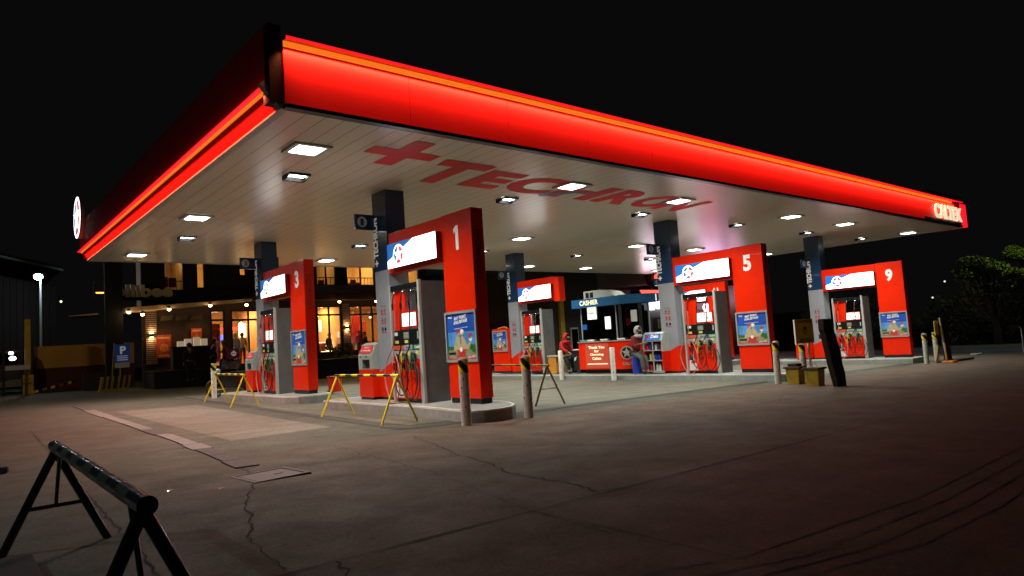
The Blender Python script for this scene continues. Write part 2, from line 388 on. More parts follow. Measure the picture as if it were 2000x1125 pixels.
for y,w_ in ((3.82,.010),(9.05,.004),(-1.4,.01)): crack([(-6,y-.03),(1.4,y-.02),(4,y),(14,y+.12),(34,y+.3)] if y!=9.05 else [(-6,8.95),(5.2,9.05)],w_*.85,.006,.3)
for x in (-1.2,3.3,8.4,13.4,18.4,23.4,28.4): crack([(x,3.8),(x+.05,-6)],.004,.005,.4)
for x in (8.6,13.6,18.6,23.6,28.6): crack([(x,3.9),(x,9.3)],.0025,.005,.4)
for x in (6.0,11.6,16.5,21.6,26.6): crack([(x+3,9.7),(x+3,25)],.004,.004,.5,.009)
for y in (14.2,19.5): crack([(6,y),(33,y)],.004,.004,.5,.009)
struct(s_,'slab_joint','asphalt_crack','straight joints between concrete slabs')
s_=MB()
for k,(a,b) in enumerate((((2.6,2.42),(3.4,2.15)),((2.75,2.2),(3.6,1.92)),((2.9,2.0),(3.9,1.74)),((3.1,1.82),(4.2,1.55)))):
    crack([a,b,(5.4,1.97-.16*k),(8.2,2.02-.16*k),(12,2.6-.16*k)],.008,.004,.15,.007)
struct(s_,'tyre_mark','drain','curved dark tyre tracks at the lower right')
# trench cover with light and dark plates, and the steel manhole
t=empty('trench_cover',(2.8,12,G(2.8,12)),'long narrow line of scuffed trench plates left of the pumps','trench cover')
L=[(3.18,24.6),(3.0,19),(2.89,14.3),(2.83,11.6),(2.72,9.6),(2.62,7.80)]
def lane(y):
    for (xa,ya),(xb,yb) in zip(L,L[1:]):
        if yb<=y<=ya: return xb+(xa-xb)*(y-yb)/(ya-yb)
    return L[-1][0]
ys=[24.6,21.5,18.2,15.6,13.8,12.6,11.5,10.6,9.9,9.1,8.45,7.8]
for i,(ya,yb) in enumerate(zip(ys,ys[1:])):
    p=MB(); ya-=.02; hw=.10+.03*(i%3==1); 
    pts=[(lane(ya)-hw,ya),(lane(yb)-hw,yb),(lane(yb)+hw,yb),(lane(ya)+hw,ya)]
    O=V(t.location)
    lo=[V(quadz(x,y,.002))-O for x,y in pts]; hi=[V(quadz(x,y,.014))-O for x,y in pts]
    p.add(lo+hi,[(0,1,2,3),(4,7,6,5),(0,4,5,1),(1,5,6,2),(2,6,7,3),(3,7,4,0)])
    p.build('plate','drain' if i in(8,9,10,0,4) else 'drain_light',t)
t=empty('manhole_cover',(2.59,7.05,G(2.59,7.05)),'square steel manhole cover in the cracked concrete','manhole cover')
p=MB(); hs=.30
p.box(-hs,hs,-hs,hs,-.01,.002); p.build('frame','black',t).rotation_euler=(0,0,.08)
p=MB(); p.bbox(-.238,.238,-.238,.238,.0025,.008,.002); p.build('lid','steel_plate',t).rotation_euler=(0,0,.08)
p=MB()
for a in(-1,1): p.box(a*.275-.018,a*.275+.018,-.30,.30,.0025,.012); p.box(-.256,.256,a*.275-.018,a*.275+.018,.0025,.012)
p.build('rim','steel_plate',t).rotation_euler=(0,0,.08)
p=MB(); p.box(.03,.12,-.03,-.005,.0085,.014); p.build('handle','black',t)
# litter scraps
for i,(x,y,m,lb) in enumerate(((1.62,7.02,'red','small red and white torn wrapper on the concrete'),(1.99,6.72,'orange_box','small orange leaf-like scrap on the concrete'))):
    p=MB(); p.add([(0,0,.004),(.03,.01,.010),(.035,.025,.006),(.005,.02,.012)],[(0,1,2,3)]); p.add([(.03,.02,.006),(.055,.02,.008),(.045,.035,.01)],[(0,1,2)],1)
    o=p.build('litter',[m,'white' if i==0 else m]); o.location=quadz(x,y,0); tag(o,lb,'litter')
# ------------------------------------------------------------------ canopy
X0,X1,Y0,Y1,ZT=3.64,32.1,8.93,25.4,5.70
can=empty('canopy',(17.9,17.2,ZC),'huge white-ceilinged filling station canopy with glowing red edge','canopy')
CO=V(can.location)
def cb(mb,name,m,**k):
    mb.v=[(a-CO.x,b-CO.y,c-CO.z) for a,b,c in mb.v]; return mb.build(name,m,can,**k)
p=MB(); x=X0+.12; sw=.30
while x<X1-.1:
    e=min(x+sw-.011,X1-.1); t1=random.uniform(-.0012,.0012)
    p.add([(x,Y0+.1,ZC+.004),(e,Y0+.1,ZC+.004),(e,17.25,ZC+.004+t1),(x,17.25,ZC+.004-t1)],[(0,3,2,1)])
    p.add([(x,17.27,ZC+.004+t1),(e,17.27,ZC+.004-t1),(e,Y1-.1,ZC+.004),(x,Y1-.1,ZC+.004)],[(0,3,2,1)])
    x+=sw
D('ceiling',(.80,.75,.60),.26,var=0,spec=.8)
cb(p,'ceiling_panel','ceiling')
p=MB(); p.box(X0+.1,X1-.08,Y0+.09,Y1-.08,ZC+.02,ZC+.12); cb(p,'ceiling_backing','black')
p=MB(); p.box(X0+.12,X1-.1,Y0+.1,Y1-.1,ZT-.3,ZT-.2); cb(p,'roof_deck','blackmatte')
p=MB()
p.box(X0+.0,X0+.12,Y0+.1,Y1,ZC-.012,ZC+.03);p.box(X0+.12,X1,Y1-.1,Y1,ZC-.015,ZC+.03);p.box(X1-.1,X1,Y0+.1,Y1-.1,ZC-.015,ZC+.03)
cb(p,'edge_trim','grey_light')
p=MB(); x=X0+.03
while x<X1-.6:
    e=min(x+2.035,X1-.5); p.box(x+.004,e-.004,Y0,Y0+.05,ZC+.03,ZT-.02); x=e
cb(p,'fascia_panel','fascia_red')
p=MB(); p.box(X1-.5,X1+.16,Y0-.02,Y0+.09,ZC+.0,ZT-.03); p.box(X1+.06,X1+.16,Y0+.09,Y0+1.2,ZC+.0,ZT-.03); cb(p,'fascia_end_panel','led_red_soft')
p=MB(); p.box(X0+.03,X1-.5,Y0-.05,Y0+.09,ZC-.03,ZC+.028); cb(p,'fascia_bottom_trim','black')
p=MB(); p.box(X0+.03,X1-.5,Y0-.12,Y0+.06,ZT-.02,ZT+.005); cb(p,'fascia_lip','red_side')
p=MB(); p.box(X0+.03,X1-1.5,Y0-.030,Y0-.002,ZT-.100,ZT-.022); cb(p,'led_glow_band','led_glow')  # LED strip widened into an emissive band for the panel's orange glow
p=MB(); p.box(X0+.03,X1-.5,Y0-.132,Y0-.121,ZT-.02,ZT+.012); cb(p,'lip_edge','led_red_soft')
Lx=X1-1.2-X0
area('led_light',(X0+Lx/2-CO.x,Y0-.045-CO.y,ZT-.106-CO.z),(0,.22,-1),Lx,.02,340,(1,.20,.085),can,92)
# left side: dark upper wall, glowing sloped strip below it
p=MB(); p.prism([(3.47,5.04),(3.47,5.93),(3.55,5.93),(3.55,5.04)],Y0+.18,Y1+.05,lambda a,b,h:(a,h,b)); 
cb(p,'side_fascia','red_side')
p=MB(); 
for k in range(8):
    a=Y0+.22+k*2.03; p.prism([(3.645,ZC+.01),(3.485,5.01),(3.51,5.03),(3.67,ZC+.03)],a,min(a+2.022,Y1),lambda a_,b,h:(a_,h,b))
cb(p,'side_strip_panel','fascia_red')
p=MB(); p.box(3.395,3.50,Y0+.2,Y1,5.012,5.032); cb(p,'side_strip_lip','led_red_soft')
p=MB(); p.prism([(3.470,5.008),(3.493,4.968),(3.505,4.974),(3.484,5.008)],Y0+.22,Y1-.1,lambda a,b,h:(a,h,b)); cb(p,'side_led_glow_band','led_glow')  # emissive band standing for the orange glow under the side lip
p=MB(); p.prism([(3.64,ZC-.01),(3.36,5.04),(3.42,5.09),(3.72,ZC+.02)],Y0+.08,Y0+.19,lambda a,b,h:(a,h,b)); cb(p,'strip_end_cap','grey_light')
p=MB(); p.box(3.485,3.665,Y0+.05,Y0+.30,ZC+.06,5.92); cb(p,'corner_post','blackmatte')
p=MB(); p.box(3.56,X1,Y1-.05,Y1+.02,ZC+.04,5.6); p.box(X1-.06,X1,Y0+1.2,Y1-.06,ZC+.04,5.6); cb(p,'rear_fascia','red_dark')
area('side_led_light',(3.462-CO.x,(Y0+Y1)/2-CO.y,4.962-CO.z),(.0,0,-1),.02,Y1-Y0-.5,330,(1,.18,.08),can,120)
# writing on the ceiling and the fascia
UX=V((1,0,0)); WN=V((0,-1,0))
p=MB(); O=V((0,0,ZC-.001))-CO
p.slab([(5.65,10.02),(7.02,9.94),(7.02,10.30),(5.65,10.38)],O,UX,V((0,1,0)),-.002)
p=MB(); zz=ZC-.004
def cf(pts): p.add([(a-CO.x,b-CO.y,zz-CO.z) for a,b in pts],[tuple(range(len(pts)))])
cf([(5.65,10.02),(7.02,10.02),(7.02,10.42),(5.65,10.42)]); cf([(6.13,9.45),(6.53,9.45),(6.53,10.018),(6.13,10.018)]); cf([(6.13,10.422),(6.53,10.422),(6.53,10.98),(6.13,10.98)])
p.text('T',(7.27-CO.x,11.83-CO.y,zz-CO.z),UX,WN,1.17,1.68,bold=.05)
xx=8.57
for ch,dx_,w_ in (('E',1.03,.97),('C',1.5,1.4),('H',1.62,1.45),('R',1.27,1.2),('O',1.15,1.2),('N',1.2,1.15)):
    p.text(ch,(xx-CO.x,11.75-CO.y,zz-CO.z),UX,WN,w_,1.36 if ch!='C' else 1.4,bold=.05); xx+=dx_
p.build('ceiling_lettering','ceil_red',can)
p=MB(); zz=ZC-.007; cf([(10.85,11.62),(11.6,11.05),(12.25,10.98),(12.25,11.06),(11.7,11.2),(11.1,11.85)]); p.build('lettering_swoosh','ceil_blue',can)
p=MB(); p.text('CALTEX',V((28.55,Y0-.03,4.90))-CO,UX,V((0,0,1)),2.95,.56,th=.05,bold=.035); p.build('brand_lettering','pale_glow',can)
p=MB(); p.box(27.6-CO.x,31.6-CO.x,Y0-.012-CO.y,Y0-.002-CO.y,ZC+.04-CO.z,ZC+.14-CO.z); p.box(28.2-CO.x,31.9-CO.x,Y0-.02-CO.y,Y0+.4-CO.y,ZT+.02-CO.z,ZT+.22-CO.z); p.build('sign_backing','steel_dark',can)
sg=MB(); c0=V((3.32,24.95,6.06))-CO
sg.cyl(c0+V((.02,0,0)),c0+V((.15,0,0)),.66,.66,32); base=sg.build('round_sign','white',can)
sg=MB(); emblem(sg,c0+V((.018,0,0)),XM[0],XM[1],(0,0),.66,.0,0,0,1,2); sg.build('star_emblem',['white_glow','blue_glow','red_glow'],base)
# ceiling lights: large square floods in three rows, small hooded ones in two rows
big=empty('ceiling_light',(0,0,0),'x','ceiling light','large square floodlights in the canopy ceiling')
p=MB(); 
for a in(-1,1): p.box(a*.28-.04,a*.28+.04,-.32,.32,-.035,.0); p.box(-.24,.24,a*.28-.04,a*.28+.04,-.035,.0)
p.build('frame','grey_light',big)
p=MB(); p.prism([(-.235,-.235),(.235,-.235),(.235,.235),(-.235,.235)],-.001,-.045,lambda a,b,h:(a*(1+h*3),b*(1+h*3),h)); p.build('diffuser','lamp_white',big)
area('flood',(0,0,-.055),(0,0,-1),.40,.40,138,(.97,1,.88),big,134)
sm=empty('ceiling_light',(0,0,0),'x','ceiling light','small hooded lights in the canopy ceiling')
p=MB(); p.box(-.21,.21,.10,.20,-.10,0); p.box(-.21,.21,-.18,-.12,-.04,0)
for a in(-1,1): p.prism([(-.12,-.001),(.099,-.001),(.099,-.10),(-.12,-.04)],a*.20-.012,a*.20+.012,lambda y,z,h:(h,y,z))
p.build('hood','steel_dark',sm)
p=MB()
for a in(-.12,0,.12): p.box(a-.04,a+.04,-.10,.09,-.03,-.012)
p.build('tube','lamp_white',sm)
area('flood',(0,-.02,-.045),(0,-.15,-1),.3,.18,44,(.97,1,.88),sm,134)
LX=[4.74,11.05,15.08,21.1,25.0,30.9]; SX=[5.26,10.54,15.6,20.67,25.55,30.42]
ordn=['first','second','third','fourth','fifth','sixth']; first={}
for proto,XS,rows,nm in ((big,LX,((10.68,'front'),(17.1,'middle'),(23.6,'rear')),'large square floodlight'),(sm,SX,((12.37,'front'),(19.95,'rear')),'small hooded light')):
    for y,rn in rows:
        for i,x in enumerate(XS):
            o=proto if proto.name not in first else copy_tree(proto); first[proto.name]=1
            o.location=(x,y,ZC); o['label']='%s in the canopy ceiling, %s row, %s from the left'%(nm,rn,ordn[i])
# ------------------------------------------------------------------ island pieces
ISL={'1':(0,0),'5':(9.981,0),'9':(19.774,0),'3':(0,7.417),'7':(9.981,7.417),'11':(19.774,7.417)}
def IP(k): return PX+ISL[k][0],PY+ISL[k][1]
def IZ(k): x,y=IP(k); return G(x,y+2)+.2
# kerbed islands (concrete with a pale painted top edge)
def island(k,poly,lab,base=None):
    x,y=IP(k); z=IZ(k); p=MB(); P=[(x+a,y+b) for a,b in poly]
    p.prism(P,z-.42,z-.03,lambda a,b,h:(a,b,h)); 
    Q=P
    p.prism(Q,z-.03,z,lambda a,b,h:(a,b,h),1)
    cx=sum(a for a,b in P)/len(P); cy=sum(b for a,b in P)/len(P)
    sh=lambda a,b:(cx+(a-cx)*.90,cy+(b-cy)*.965)
    p.add([(*sh(a,b),z+.003) for a,b in P],[tuple(range(len(P)))],0)
    o=p.build('pump_island',['concrete_light','kerb_paint']); tag(o,lab,None,None,'structure'); return o
nose=[(-.62,1.1),(-.72,.1),(-.80,-.72),(-.60,-.85),(-.28,-.92),(0,-.84),(.26,-.62),(.46,-.26),(.6,.2),(.62,1.1)]
island('1',nose+[(.62,5.2),(-.62,5.2)],'kerbed concrete island with rounded nose under pump 1')
island('3',[(-.62,1.0),(-.66,.0),(-.45,-.42),(.0,-.55),(.42,-.4),(.6,.1),(.62,5.2),(-.62,5.2)],'kerbed concrete island under pump 3')
island('5',[(-.62,-.42),(-.45,-.6),(.45,-.6),(1.0,-.4),(1.2,12.6),(-.62,12.6)],'long kerbed island carrying pump 5 and the cashier booth')
island('9',[(-.62,-.25),(.5,-.25),(.62,.1),(.62,5.2),(-.62,5.2)],'kerbed island under pump 9')
island('11',[(-.62,-.3),(.5,-.3),(.62,.1),(.62,5.2),(-.62,5.2)],'far kerbed island behind pump 5')
# columns
def column(k,lab):
    x,y=IP(k); z=IZ(k); t=empty('canopy_column',(x,y+3.01,z),lab,'column','blue and grey canopy columns'); H=ZC-z; zq=2.79
    p=MB(); p.box(0,.47,0,.6,zq,H-.0); p.build('blue_section','navy',t,bevel=.008)
    p=MB(); p.prism([(0,.84),(.599,.58),(.599,zq-.004),(0,zq-.004)],0,.235,lambda a,b,h:(h,a,b)); p.prism([(0,.84),(.599,.58),(.599,zq-.004),(0,zq-.004)],.240,.47,lambda a,b,h:(h,a,b)); p.build('grey_section','grey_panel',t)
    p=MB(); p.prism([(0,.06),(.6,.06),(.6,.576),(0,.836)],0,.47,lambda a,b,h:(h,a,b)); p.build('red_base','red',t)
    p=MB(); p.box(.01,.46,.01,.59,0,.06); p.build('plinth','black',t)
    p=MB(); p.text('TECHRON',(-.001,.40,3.08),V((0,0,1)),V((0,1,0)),.90,.20,off=.003,bold=.045)
    p.flat([(0,.05),(.05,.05),(.05,0),(.09,0),(.09,.05),(.14,.05),(.14,.09),(.09,.09),(.09,.14),(.05,.14),(.05,.09),(0,.09)],(-.001,.42,2.9),V((0,0,1)),V((0,1,0)),.003); p.build('lettering','white_print_glow',t)
    p=MB(); 
    p.text('STOP  USE',(-.001,.42,2.0),*XM,.22,.022,m=0,off=.003)
    for r in range(3):
        for c in range(2):
            yc=.375-c*.12; zc=1.92-r*.2; O=(-.001,yc,zc)
            if r<2:
                p.disc(O,*XM,(0,0),.046,.002,1,16,.037); p.flat([(-.018,-.03),(.018,-.03),(.014,.012),(0,.032),(-.014,.012)] if c==0 else [(-.022,-.026),(.004,-.026),(.024,.02),(.006,.03)],O,*XM,.003,0)
            else:
                if c==0: p.disc(O,*XM,(0,0),.046,.002,0,16,.016)
                else: p.flat([(-.045,-.035),(.045,-.035),(.045,.0),(.02,.035),(-.02,.035),(-.045,.0)],O,*XM,.002,0)
            p.box(-.004,-.001,yc-.045,yc+.045,zc-.085,zc-.055,1)
    p.build('safety_icons',['navy','red_side'],t)
    # number flag
    p=MB(); p.box(-.46,-.001,.52,.59,3.72,4.06); s1=p.build('number_sign','navy',t,bevel=.01)
    p=MB(); p.disc((-.30,.519,3.89),*YM,(0,0),.115,.001,0,20); p.text(k,(-.34 if len(k)<2 else -.36,.517,3.81),*YM,.08 if len(k)<2 else .12,.15,m=1,off=.002,bold=.03); p.build('digit_disc',['letter_disc','black'],s1)
    p=MB(); p.box(.47,.62,.26,.34,3.74,4.08); p.build('number_sign','navy',t,bevel=.01)
    return t
D('letter_disc',(.35,.36,.38),.4,var=0,em=.05)
for k,lb in (('1','blue and grey canopy column beside pump 1, nearest the camera'),('3','blue and grey canopy column beside pump 3'),('5','blue and grey canopy column beside pump 5'),('9','blue and grey canopy column beside pump 9, farthest right'),('7','blue and grey canopy column left of the cashier booth'),('11','far blue and grey canopy column behind pump 5')): column(k,lb)
# numbered gantries: post, cross beam, light box, poster
def poster(t,y0,y1,z0,z1,x=0.0):
    w_=y1-y0; O=(x,y1,z0); h=z1-z0
    p=MB()
    for a in(0,1): p.box(x-.035,x-.001,y0 if a else y1-.045,y0+.045 if a else y1,z0,z1); p.box(x-.034,x-.001,y0+.045,y1-.045,z0 if a else z1-.045,z0+.045 if a else z1)
    f=p.build('poster_frame','silver',t)
    p=MB(); q=lambda l,m,o:p.flat([(.045+(w_-.09)*a,.045+(h-.09)*b) for a,b in l],O,*XM,o,m)
    q([(0,.60),(1,.60),(1,1),(0,1)],0,.004); q([(0,.26),(1,.26),(1,.60),(0,.60)],1,.004)
    q([(0,.12),(1,.12),(1,.31),(.75,.33),(.6,.27),(.3,.27),(0,.30)],2,.006)
    q([(0,0),(1,0),(1,.13),(0,.22)],3,.008); q([(.3,.1),(.95,.08),(.75,.24),(.55,.25)],3,.009)
    q([(.20,.20),(.45,.20),(.46,.46),(.42,.53),(.35,.52),(.29,.44),(.24,.34)],4,.010); q([(.47,.20),(.74,.22),(.84,.38),(.81,.40),(.68,.30),(.60,.45),(.54,.52),(.48,.48)],8,.0105)
    q([(.30,.05),(.62,.05),(.60,.16),(.66,.22),(.32,.22),(.36,.14)],5,.012); q([(0,0),(1,0),(1,.09),(.2,.02),(0,.05)],5,.013)
    for cx,cy,m in ((.40,.60,5),(.52,.60,6),(.80,.50,5),(.81,.45,6)): p.disc(O,*XM,(.045+(w_-.09)*cx,.045+(h-.09)*cy),.055,.013,m,12)
    p.disc(O,*XM,(.045+(w_-.09)*.47,.045+(h-.09)*.22),.045,.015,6,12)
    p.disc(O,*XM,(.045+(w_-.09)*.42,.045+(h-.09)*.545),.035,.0135,4,12); p.disc(O,*XM,(.045+(w_-.09)*.545,.045+(h-.09)*.545),.033,.0135,4,12)
    UP=V((0,0,1)); Uu=XM[0]+V((0,0,.10))
    p.text('MAY POINT',(x,y1-.045-w_*.25,z0+h*.82),Uu,UP,w_*.38,h*.07,m=6,off=.012,bold=.04); p.text('ANG BIYAHE',(x,y1-.045-w_*.22,z0+h*.735),Uu,UP,w_*.44,h*.07,m=6,off=.012,bold=.04)
    p.text('CALTEX',(x,y1-.045-w_*.62,z0+h*.065),Uu,UP,w_*.26,h*.04,m=6,off=.016,bold=.03)
    p.text('mas',(x,y1-.045-w_*.05,z0+h*.87),*XM,w_*.12,h*.035,m=6,off=.012); q([(.24,.665),(.72,.69),(.72,.70),(.24,.675)],6,.012); q([(.02,.11),(.27,.11),(.27,.16),(.02,.16)],7,.012)
    p.build('poster_print',['sky_print','sky_print2','green_print','road_print','beige_print','redprint','white_print_glow','black','cream'],f)
def lightbox(t,yl,yr,z0,z1,x0=-.14,x1=.0):
    p=MB(); p.box(x0+.008,x1,yr,yl,z0,z1); b=p.build('light_box','red_dark',t)
    w_=yl-yr;h=z1-z0;O=(x0+.007,yl,z0); p=MB()
    p.flat([(0,0),(w_,0),(w_,h),(0,h)],O,*XM,.001,0)
    p.flat([(0,h*.30),(w_*.56,h),(0,h)],O,*XM,.003,1)
    emblem(p,O,*XM,(w_*.25,h*.49),h*.42,.006,0,0,1,2)
    b2=p.build('sign_face',['white_glow','blue_glow','red_glow'],b)
    p=MB(); p.text('TECHRON',(x0+.007,yl-w_*.42,z0+h*.36),*XM,w_*.42,h*.22,off=.008); p.build('lettering','ghost_text',b)
def gantry(k,lab,post=True):
    x,y=IP(k); z=IZ(k); t=empty('pump_gantry',(x,y,z),lab,'gantry sign','red numbered gantries over the pumps'); H=3.56
    if post:
        p=MB(); p.box(0,.277,0,.95,.10,H); p.build('post',['red'],t,bevel=.006)
        p=MB(); p.box(.02,.26,.02,.94,0,.10); p.build('plinth','black',t)
        p=MB(); p.text(k,(0,.60,2.84),*XM,.25,.46,off=.004,bold=.045) if k!='1' else p.flat([(.06,0),(.15,0),(.15,.46),(.08,.46),(.0,.40),(.0,.32),(.06,.36)],(0,.56,2.84),*XM,.004); p.build('number','white_print_glow',t)
        p=MB(); p.text('TECHRON',(.20,0,2.2),V((0,0,1)),V((-1,0,0)),.95,.13,off=.003); p.build('side_lettering','tech_ghost',t)
        poster(t,-.01,.97,.76,1.70)
    else:
        p=MB(); p.box(0,.30,.66,.94,2.62,H-.05); p.build('end_block','red',t,bevel=.006)
    p=MB(); p.box(.02,.25,.966,3.008,2.68,H-.01); p.build('beam','red',t,bevel=.005)
    lightbox(t,2.80,.97,2.76,3.27)
    return t
gantry('1','tall red gantry post numbered 1 with light box and poster')
gantry('5','tall red gantry post numbered 5 with light box and poster'); gantry('9','tall red gantry post numbered 9 with light box and poster')
gantry('3','tall red gantry post numbered 3 with light box and poster'); gantry('11','red gantry partly hidden behind pump 5')
gantry('7','red gantry beam and light box without a post, left of the cashier booth',False)
# fuel dispensers
def dispenser():
    t=empty('fuel_dispenser',(0,0,0),'x','fuel pump','three-hose fuel dispensers'); W=1.15
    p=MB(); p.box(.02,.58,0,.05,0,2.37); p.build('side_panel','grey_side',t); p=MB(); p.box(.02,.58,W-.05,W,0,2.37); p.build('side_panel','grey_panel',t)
    p=MB(); p.prism([(-.02,0),(.09,0),(.055,2.40),(.0,2.40)],-.04,.018,lambda a,b,h:(h,a,b)); p.build('trim','grey_light',t)
    p=MB(); p.box(-.03,.018,W-.045,W+.004,0,2.38); p.build('trim','grey_light',t)
    p=MB(); p.box(-.02,.56,.09,W-.05,2.25,2.36); p.build('header','steel_dark',t,bevel=.006)
    p=MB(); p.box(.04,.56,.05,W-.05,.0,1.44); p.build('cabinet','black',t)
    p=MB(); p.prism([(0,1.10),(.0,.66),(.16,.78),(.16,1.10)],1.45,2.25,lambda a,b,h:(a+.05,b,h)); p.build('bay_panel','red',t)
    p=MB(); p.box(-.005,.04,.09,W-.06,.08,.86); p.bbox(-.03,-.004,.16,.40,.1,.62,.01); p.bbox(-.03,-.004,.46,.70,.1,.62,.01); p.build('lower_panel','red',t)
    p=MB(); O=(-.006,W-.08,.1); p.flat([(0,0),(.30,0),(.22,.30),(.12,.52),(.02,.3)],O,*XM,.001,0); p.flat([(.02,.30),(.12,.30),(.10,.45),(.05,.5)],O,*XM,.003,1); p.flat([(.05,.2),(.28,.22),(.2,.3),(.1,.28)],O,*XM,.003,2); p.build('star_decal',['white','navy','red'],t)
    p=MB(); p.box(-.008,.04,.09,W-.06,.865,1.035); p.build('nozzle_panel','grey_panel',t)
    for yy in(.15,.47,.77): p=MB(); p.box(-.014,-.009,yy,yy+.09,.93,1.02); p.build('sticker','yellow_sticker',t)
    p=MB(); p.box(-.008,.04,.71,W-.06,1.05,1.14,0); p.box(-.008,.04,.40,.708,1.05,1.14,1); p.box(-.008,.04,.09,.37,1.05,1.14,2); p.text('Silver',(-.009,.62,1.07),*XM,.2,.04,m=3,off=.002); p.text('Gold',(-.009,.30,1.065),*XM,.18,.06,m=4,off=.002); p.build('grade_band',['orangered','palegrey_band','green_band','navy','white_print_glow'],t)
    p=MB(); p.box(-.012,.04,.09,W-.06,1.15,1.445); dsp=p.build('display_panel','black',t,bevel=.004)
    p=MB(); p.box(-.017,-.013,.48,.68,1.27,1.40,0)
    for i in range(3): p.box(-.0195,-.017,.52,.64,1.30+i*.03,1.312+i*.03,1)
    p.build('screen',['screen_glow','grey_light'],dsp)
    for nm_,a_,b_,c_,d_,m_ in (('card_slot',.13,.17,1.25,1.40,'grey_light'),('label',.90,1.02,1.34,1.41,'white_print_glow'),('sticker',.52,.64,1.18,1.24,'yellow_sticker'),('sticker',.88,1.01,1.18,1.24,'yellow_sticker')): p=MB(); p.box(-.018,-.013,a_,b_,c_,d_); p.build(nm_,m_,dsp)
    p=MB(); p.box(-.045,.0,.11,.68,1.48,1.80,0); p.box(-.049,-.045,.14,.36,1.51,1.77,1); p.box(-.049,-.045,.385,.65,1.51,1.77,1); pr=p.build('price_sign',['red_side','white_glow_soft'],t)
    p=MB(); p.text('CHOOSE',(-.05,.62,1.71),*XM,.15,.022); p.text('Techron',(-.05,.62,1.60),*XM,.19,.022); p.text('Pay here',(-.05,.33,1.70),*XM,.14,.02); p.text('%',(-.05,.30,1.56),*XM,.06,.09); p.build('price_lettering','grey_side',pr)
    for i,(yy,cl,hm) in enumerate(((.92,'red','hose_pink'),(.60,'yellow','rubber'),(.28,'green_band','rubber'))):
        p=MB(); p.box(-.035,-.009,yy-.075,yy+.075,.80,.97,0); p.box(-.045,-.036,yy-.06,yy+.05,.84,.955,1); p.box(-.075,-.036,yy-.085,yy-.070,.50,.80,0); p.box(-.075,-.036,yy-.085,yy+.03,.48,.50,0); p.build('nozzle_boot',['chrome','black'],t)
        p=MB(); p.rbox((-.10,yy+.015,.87),(.02,0,0),(0,.026,.012),(0,-.015,.06),0); p.rbox((-.10,yy,.73),(.024,0,0),(0,.034,0),(0,.008,.08),1); p.tube([(-.10,yy-.03,.80),(-.11,yy+.07,.74),(-.11,yy+.06,.60)],.014,6,1,3); p.cyl((-.10,yy+.03,.92),(-.05,yy+.0,1.0),.016,.012,8,2); nz=p.build('nozzle',[cl,'black','chrome'],t,bevel=.006)
        top=2.2
        p=MB(); p.tube([(.05,yy,top+.03),(-.05,yy-.03,top+.02),(-.075,yy,top-.1),(-.08,yy+.01,top-.22)],.016,8,0,4); p.cyl((-.08,yy+.01,top-.22),(-.08,yy+.01,top-.34),.03,.024,10,0); p.build('swivel_arm','chrome',t)
        p=MB(); s_=(.07,-.02,.04)[i]; lo=(-.04,.10,.05)[i]
        p.tube([(-.08,yy+.01,top-.30),(-.10,yy+.02-s_*.3,1.6),(-.09,yy+.06,1.15),(-.12,yy+.20+s_,.85),(-.15,yy+.27+s_,.50),(-.17,yy+.13,lo+.10),(-.17,yy-.11,lo+.09),(-.16,yy-.24-s_*.5,.42),(-.14,yy-.18,.80),(-.12,yy-.05,.98),(-.11,yy+.0,.90),(-.11,yy,.76)],.0135,8,0,7); p.build('hose',hm,t)
    p=MB(); p.tube([(-.12,.26,.80),(-.16,.02,.72),(-.18,-.10,.42),(-.17,.02,.14),(-.15,.25,.08),(-.14,.42,.3)],.0115,8,0,7); p.build('hose','rubber',t)
    return t
dp=dispenser()
for i,(k,lb) in enumerate((('1','fuel dispenser with three hoses beside gantry 1, nearest'),('3','fuel dispenser with three hoses under gantry 3'),('5','fuel dispenser with three hoses under gantry 5'),('9','fuel dispenser with three hoses under gantry 9'),('7','fuel dispenser with three hoses left of the cashier booth'),('11','far fuel dispenser seen behind gantry 5'))):
    x,y=IP(k); L_=(x-.25,y+1.42,IZ(k)); 
    if i==0: dp.location=L_; dp['label']=lb
    else: again(dp,L_,lb)
# payment boxes
def paybox():
    t=empty('payment_box',(0,0,0),'x','payment box','curved red and white boxes beside the columns'); prof=[(0,.06),(.40,.06),(.40,1.19),(.32,1.24),(.20,1.25),(.10,1.20),(.02,1.02),(0,.98)]
    p=MB(); p.prism([(0,.06),(.40,.06),(.40,.66),(0,.66)],0,.62,lambda a,b,h:(a,h,b)); p.build('base','red',t)
    p=MB(); p.prism([(0,.665),(.40,.665)]+prof[2:],0,.62,lambda a,b,h:(a,h,b)); p.build('hood','grey_light',t)
    p=MB(); O=V((-.004,.57,1.0)); W_=V((.085,0,.185)).normalized(); p.slab([(0,.02),(.52,.02),(.52,.21),(0,.21)],O,XM[0],W_,.008,0); p.text('Thank You',O+W_*.14+V((0,-.15,0)),XM[0],W_,.22,.04,m=1,off=.011); p.text('for Choosing Caltex',O+W_*.06+V((0,-.05,0)),XM[0],W_,.42,.05,m=1,off=.011); p.build('label_plate',['red','white_print_glow'],t)
    p=MB(); p.box(-.012,0,.12,.42,.70,.88,0); p.flat([(0,0),(.18,0),(0,.15)],(-.0125,.42,.71),*XM,.002,1); p.build('screen',['black','grey_side'],t)
    p=MB(); p.box(-.006,0,.50,.55,.93,.96); p.box(-.006,0,.22,.29,.93,.955); p.build('button','black',t)
    p=MB(); p.box(.02,.38,.02,.60,0,.06); p.build('plinth','black',t); return t
pb=paybox()
for i,(k,lb) in enumerate((('1','red and white payment box left of the nearest column'),('3','red and white payment box left of the column at pump 3'),('9','red and white payment box left of the column at pump 9'))):
    x,y=IP(k); L_=(x-.15,y+3.66,IZ(k))
    if i==0: pb.location=L_; pb['label']=lb
    else: again(pb,L_,lb)
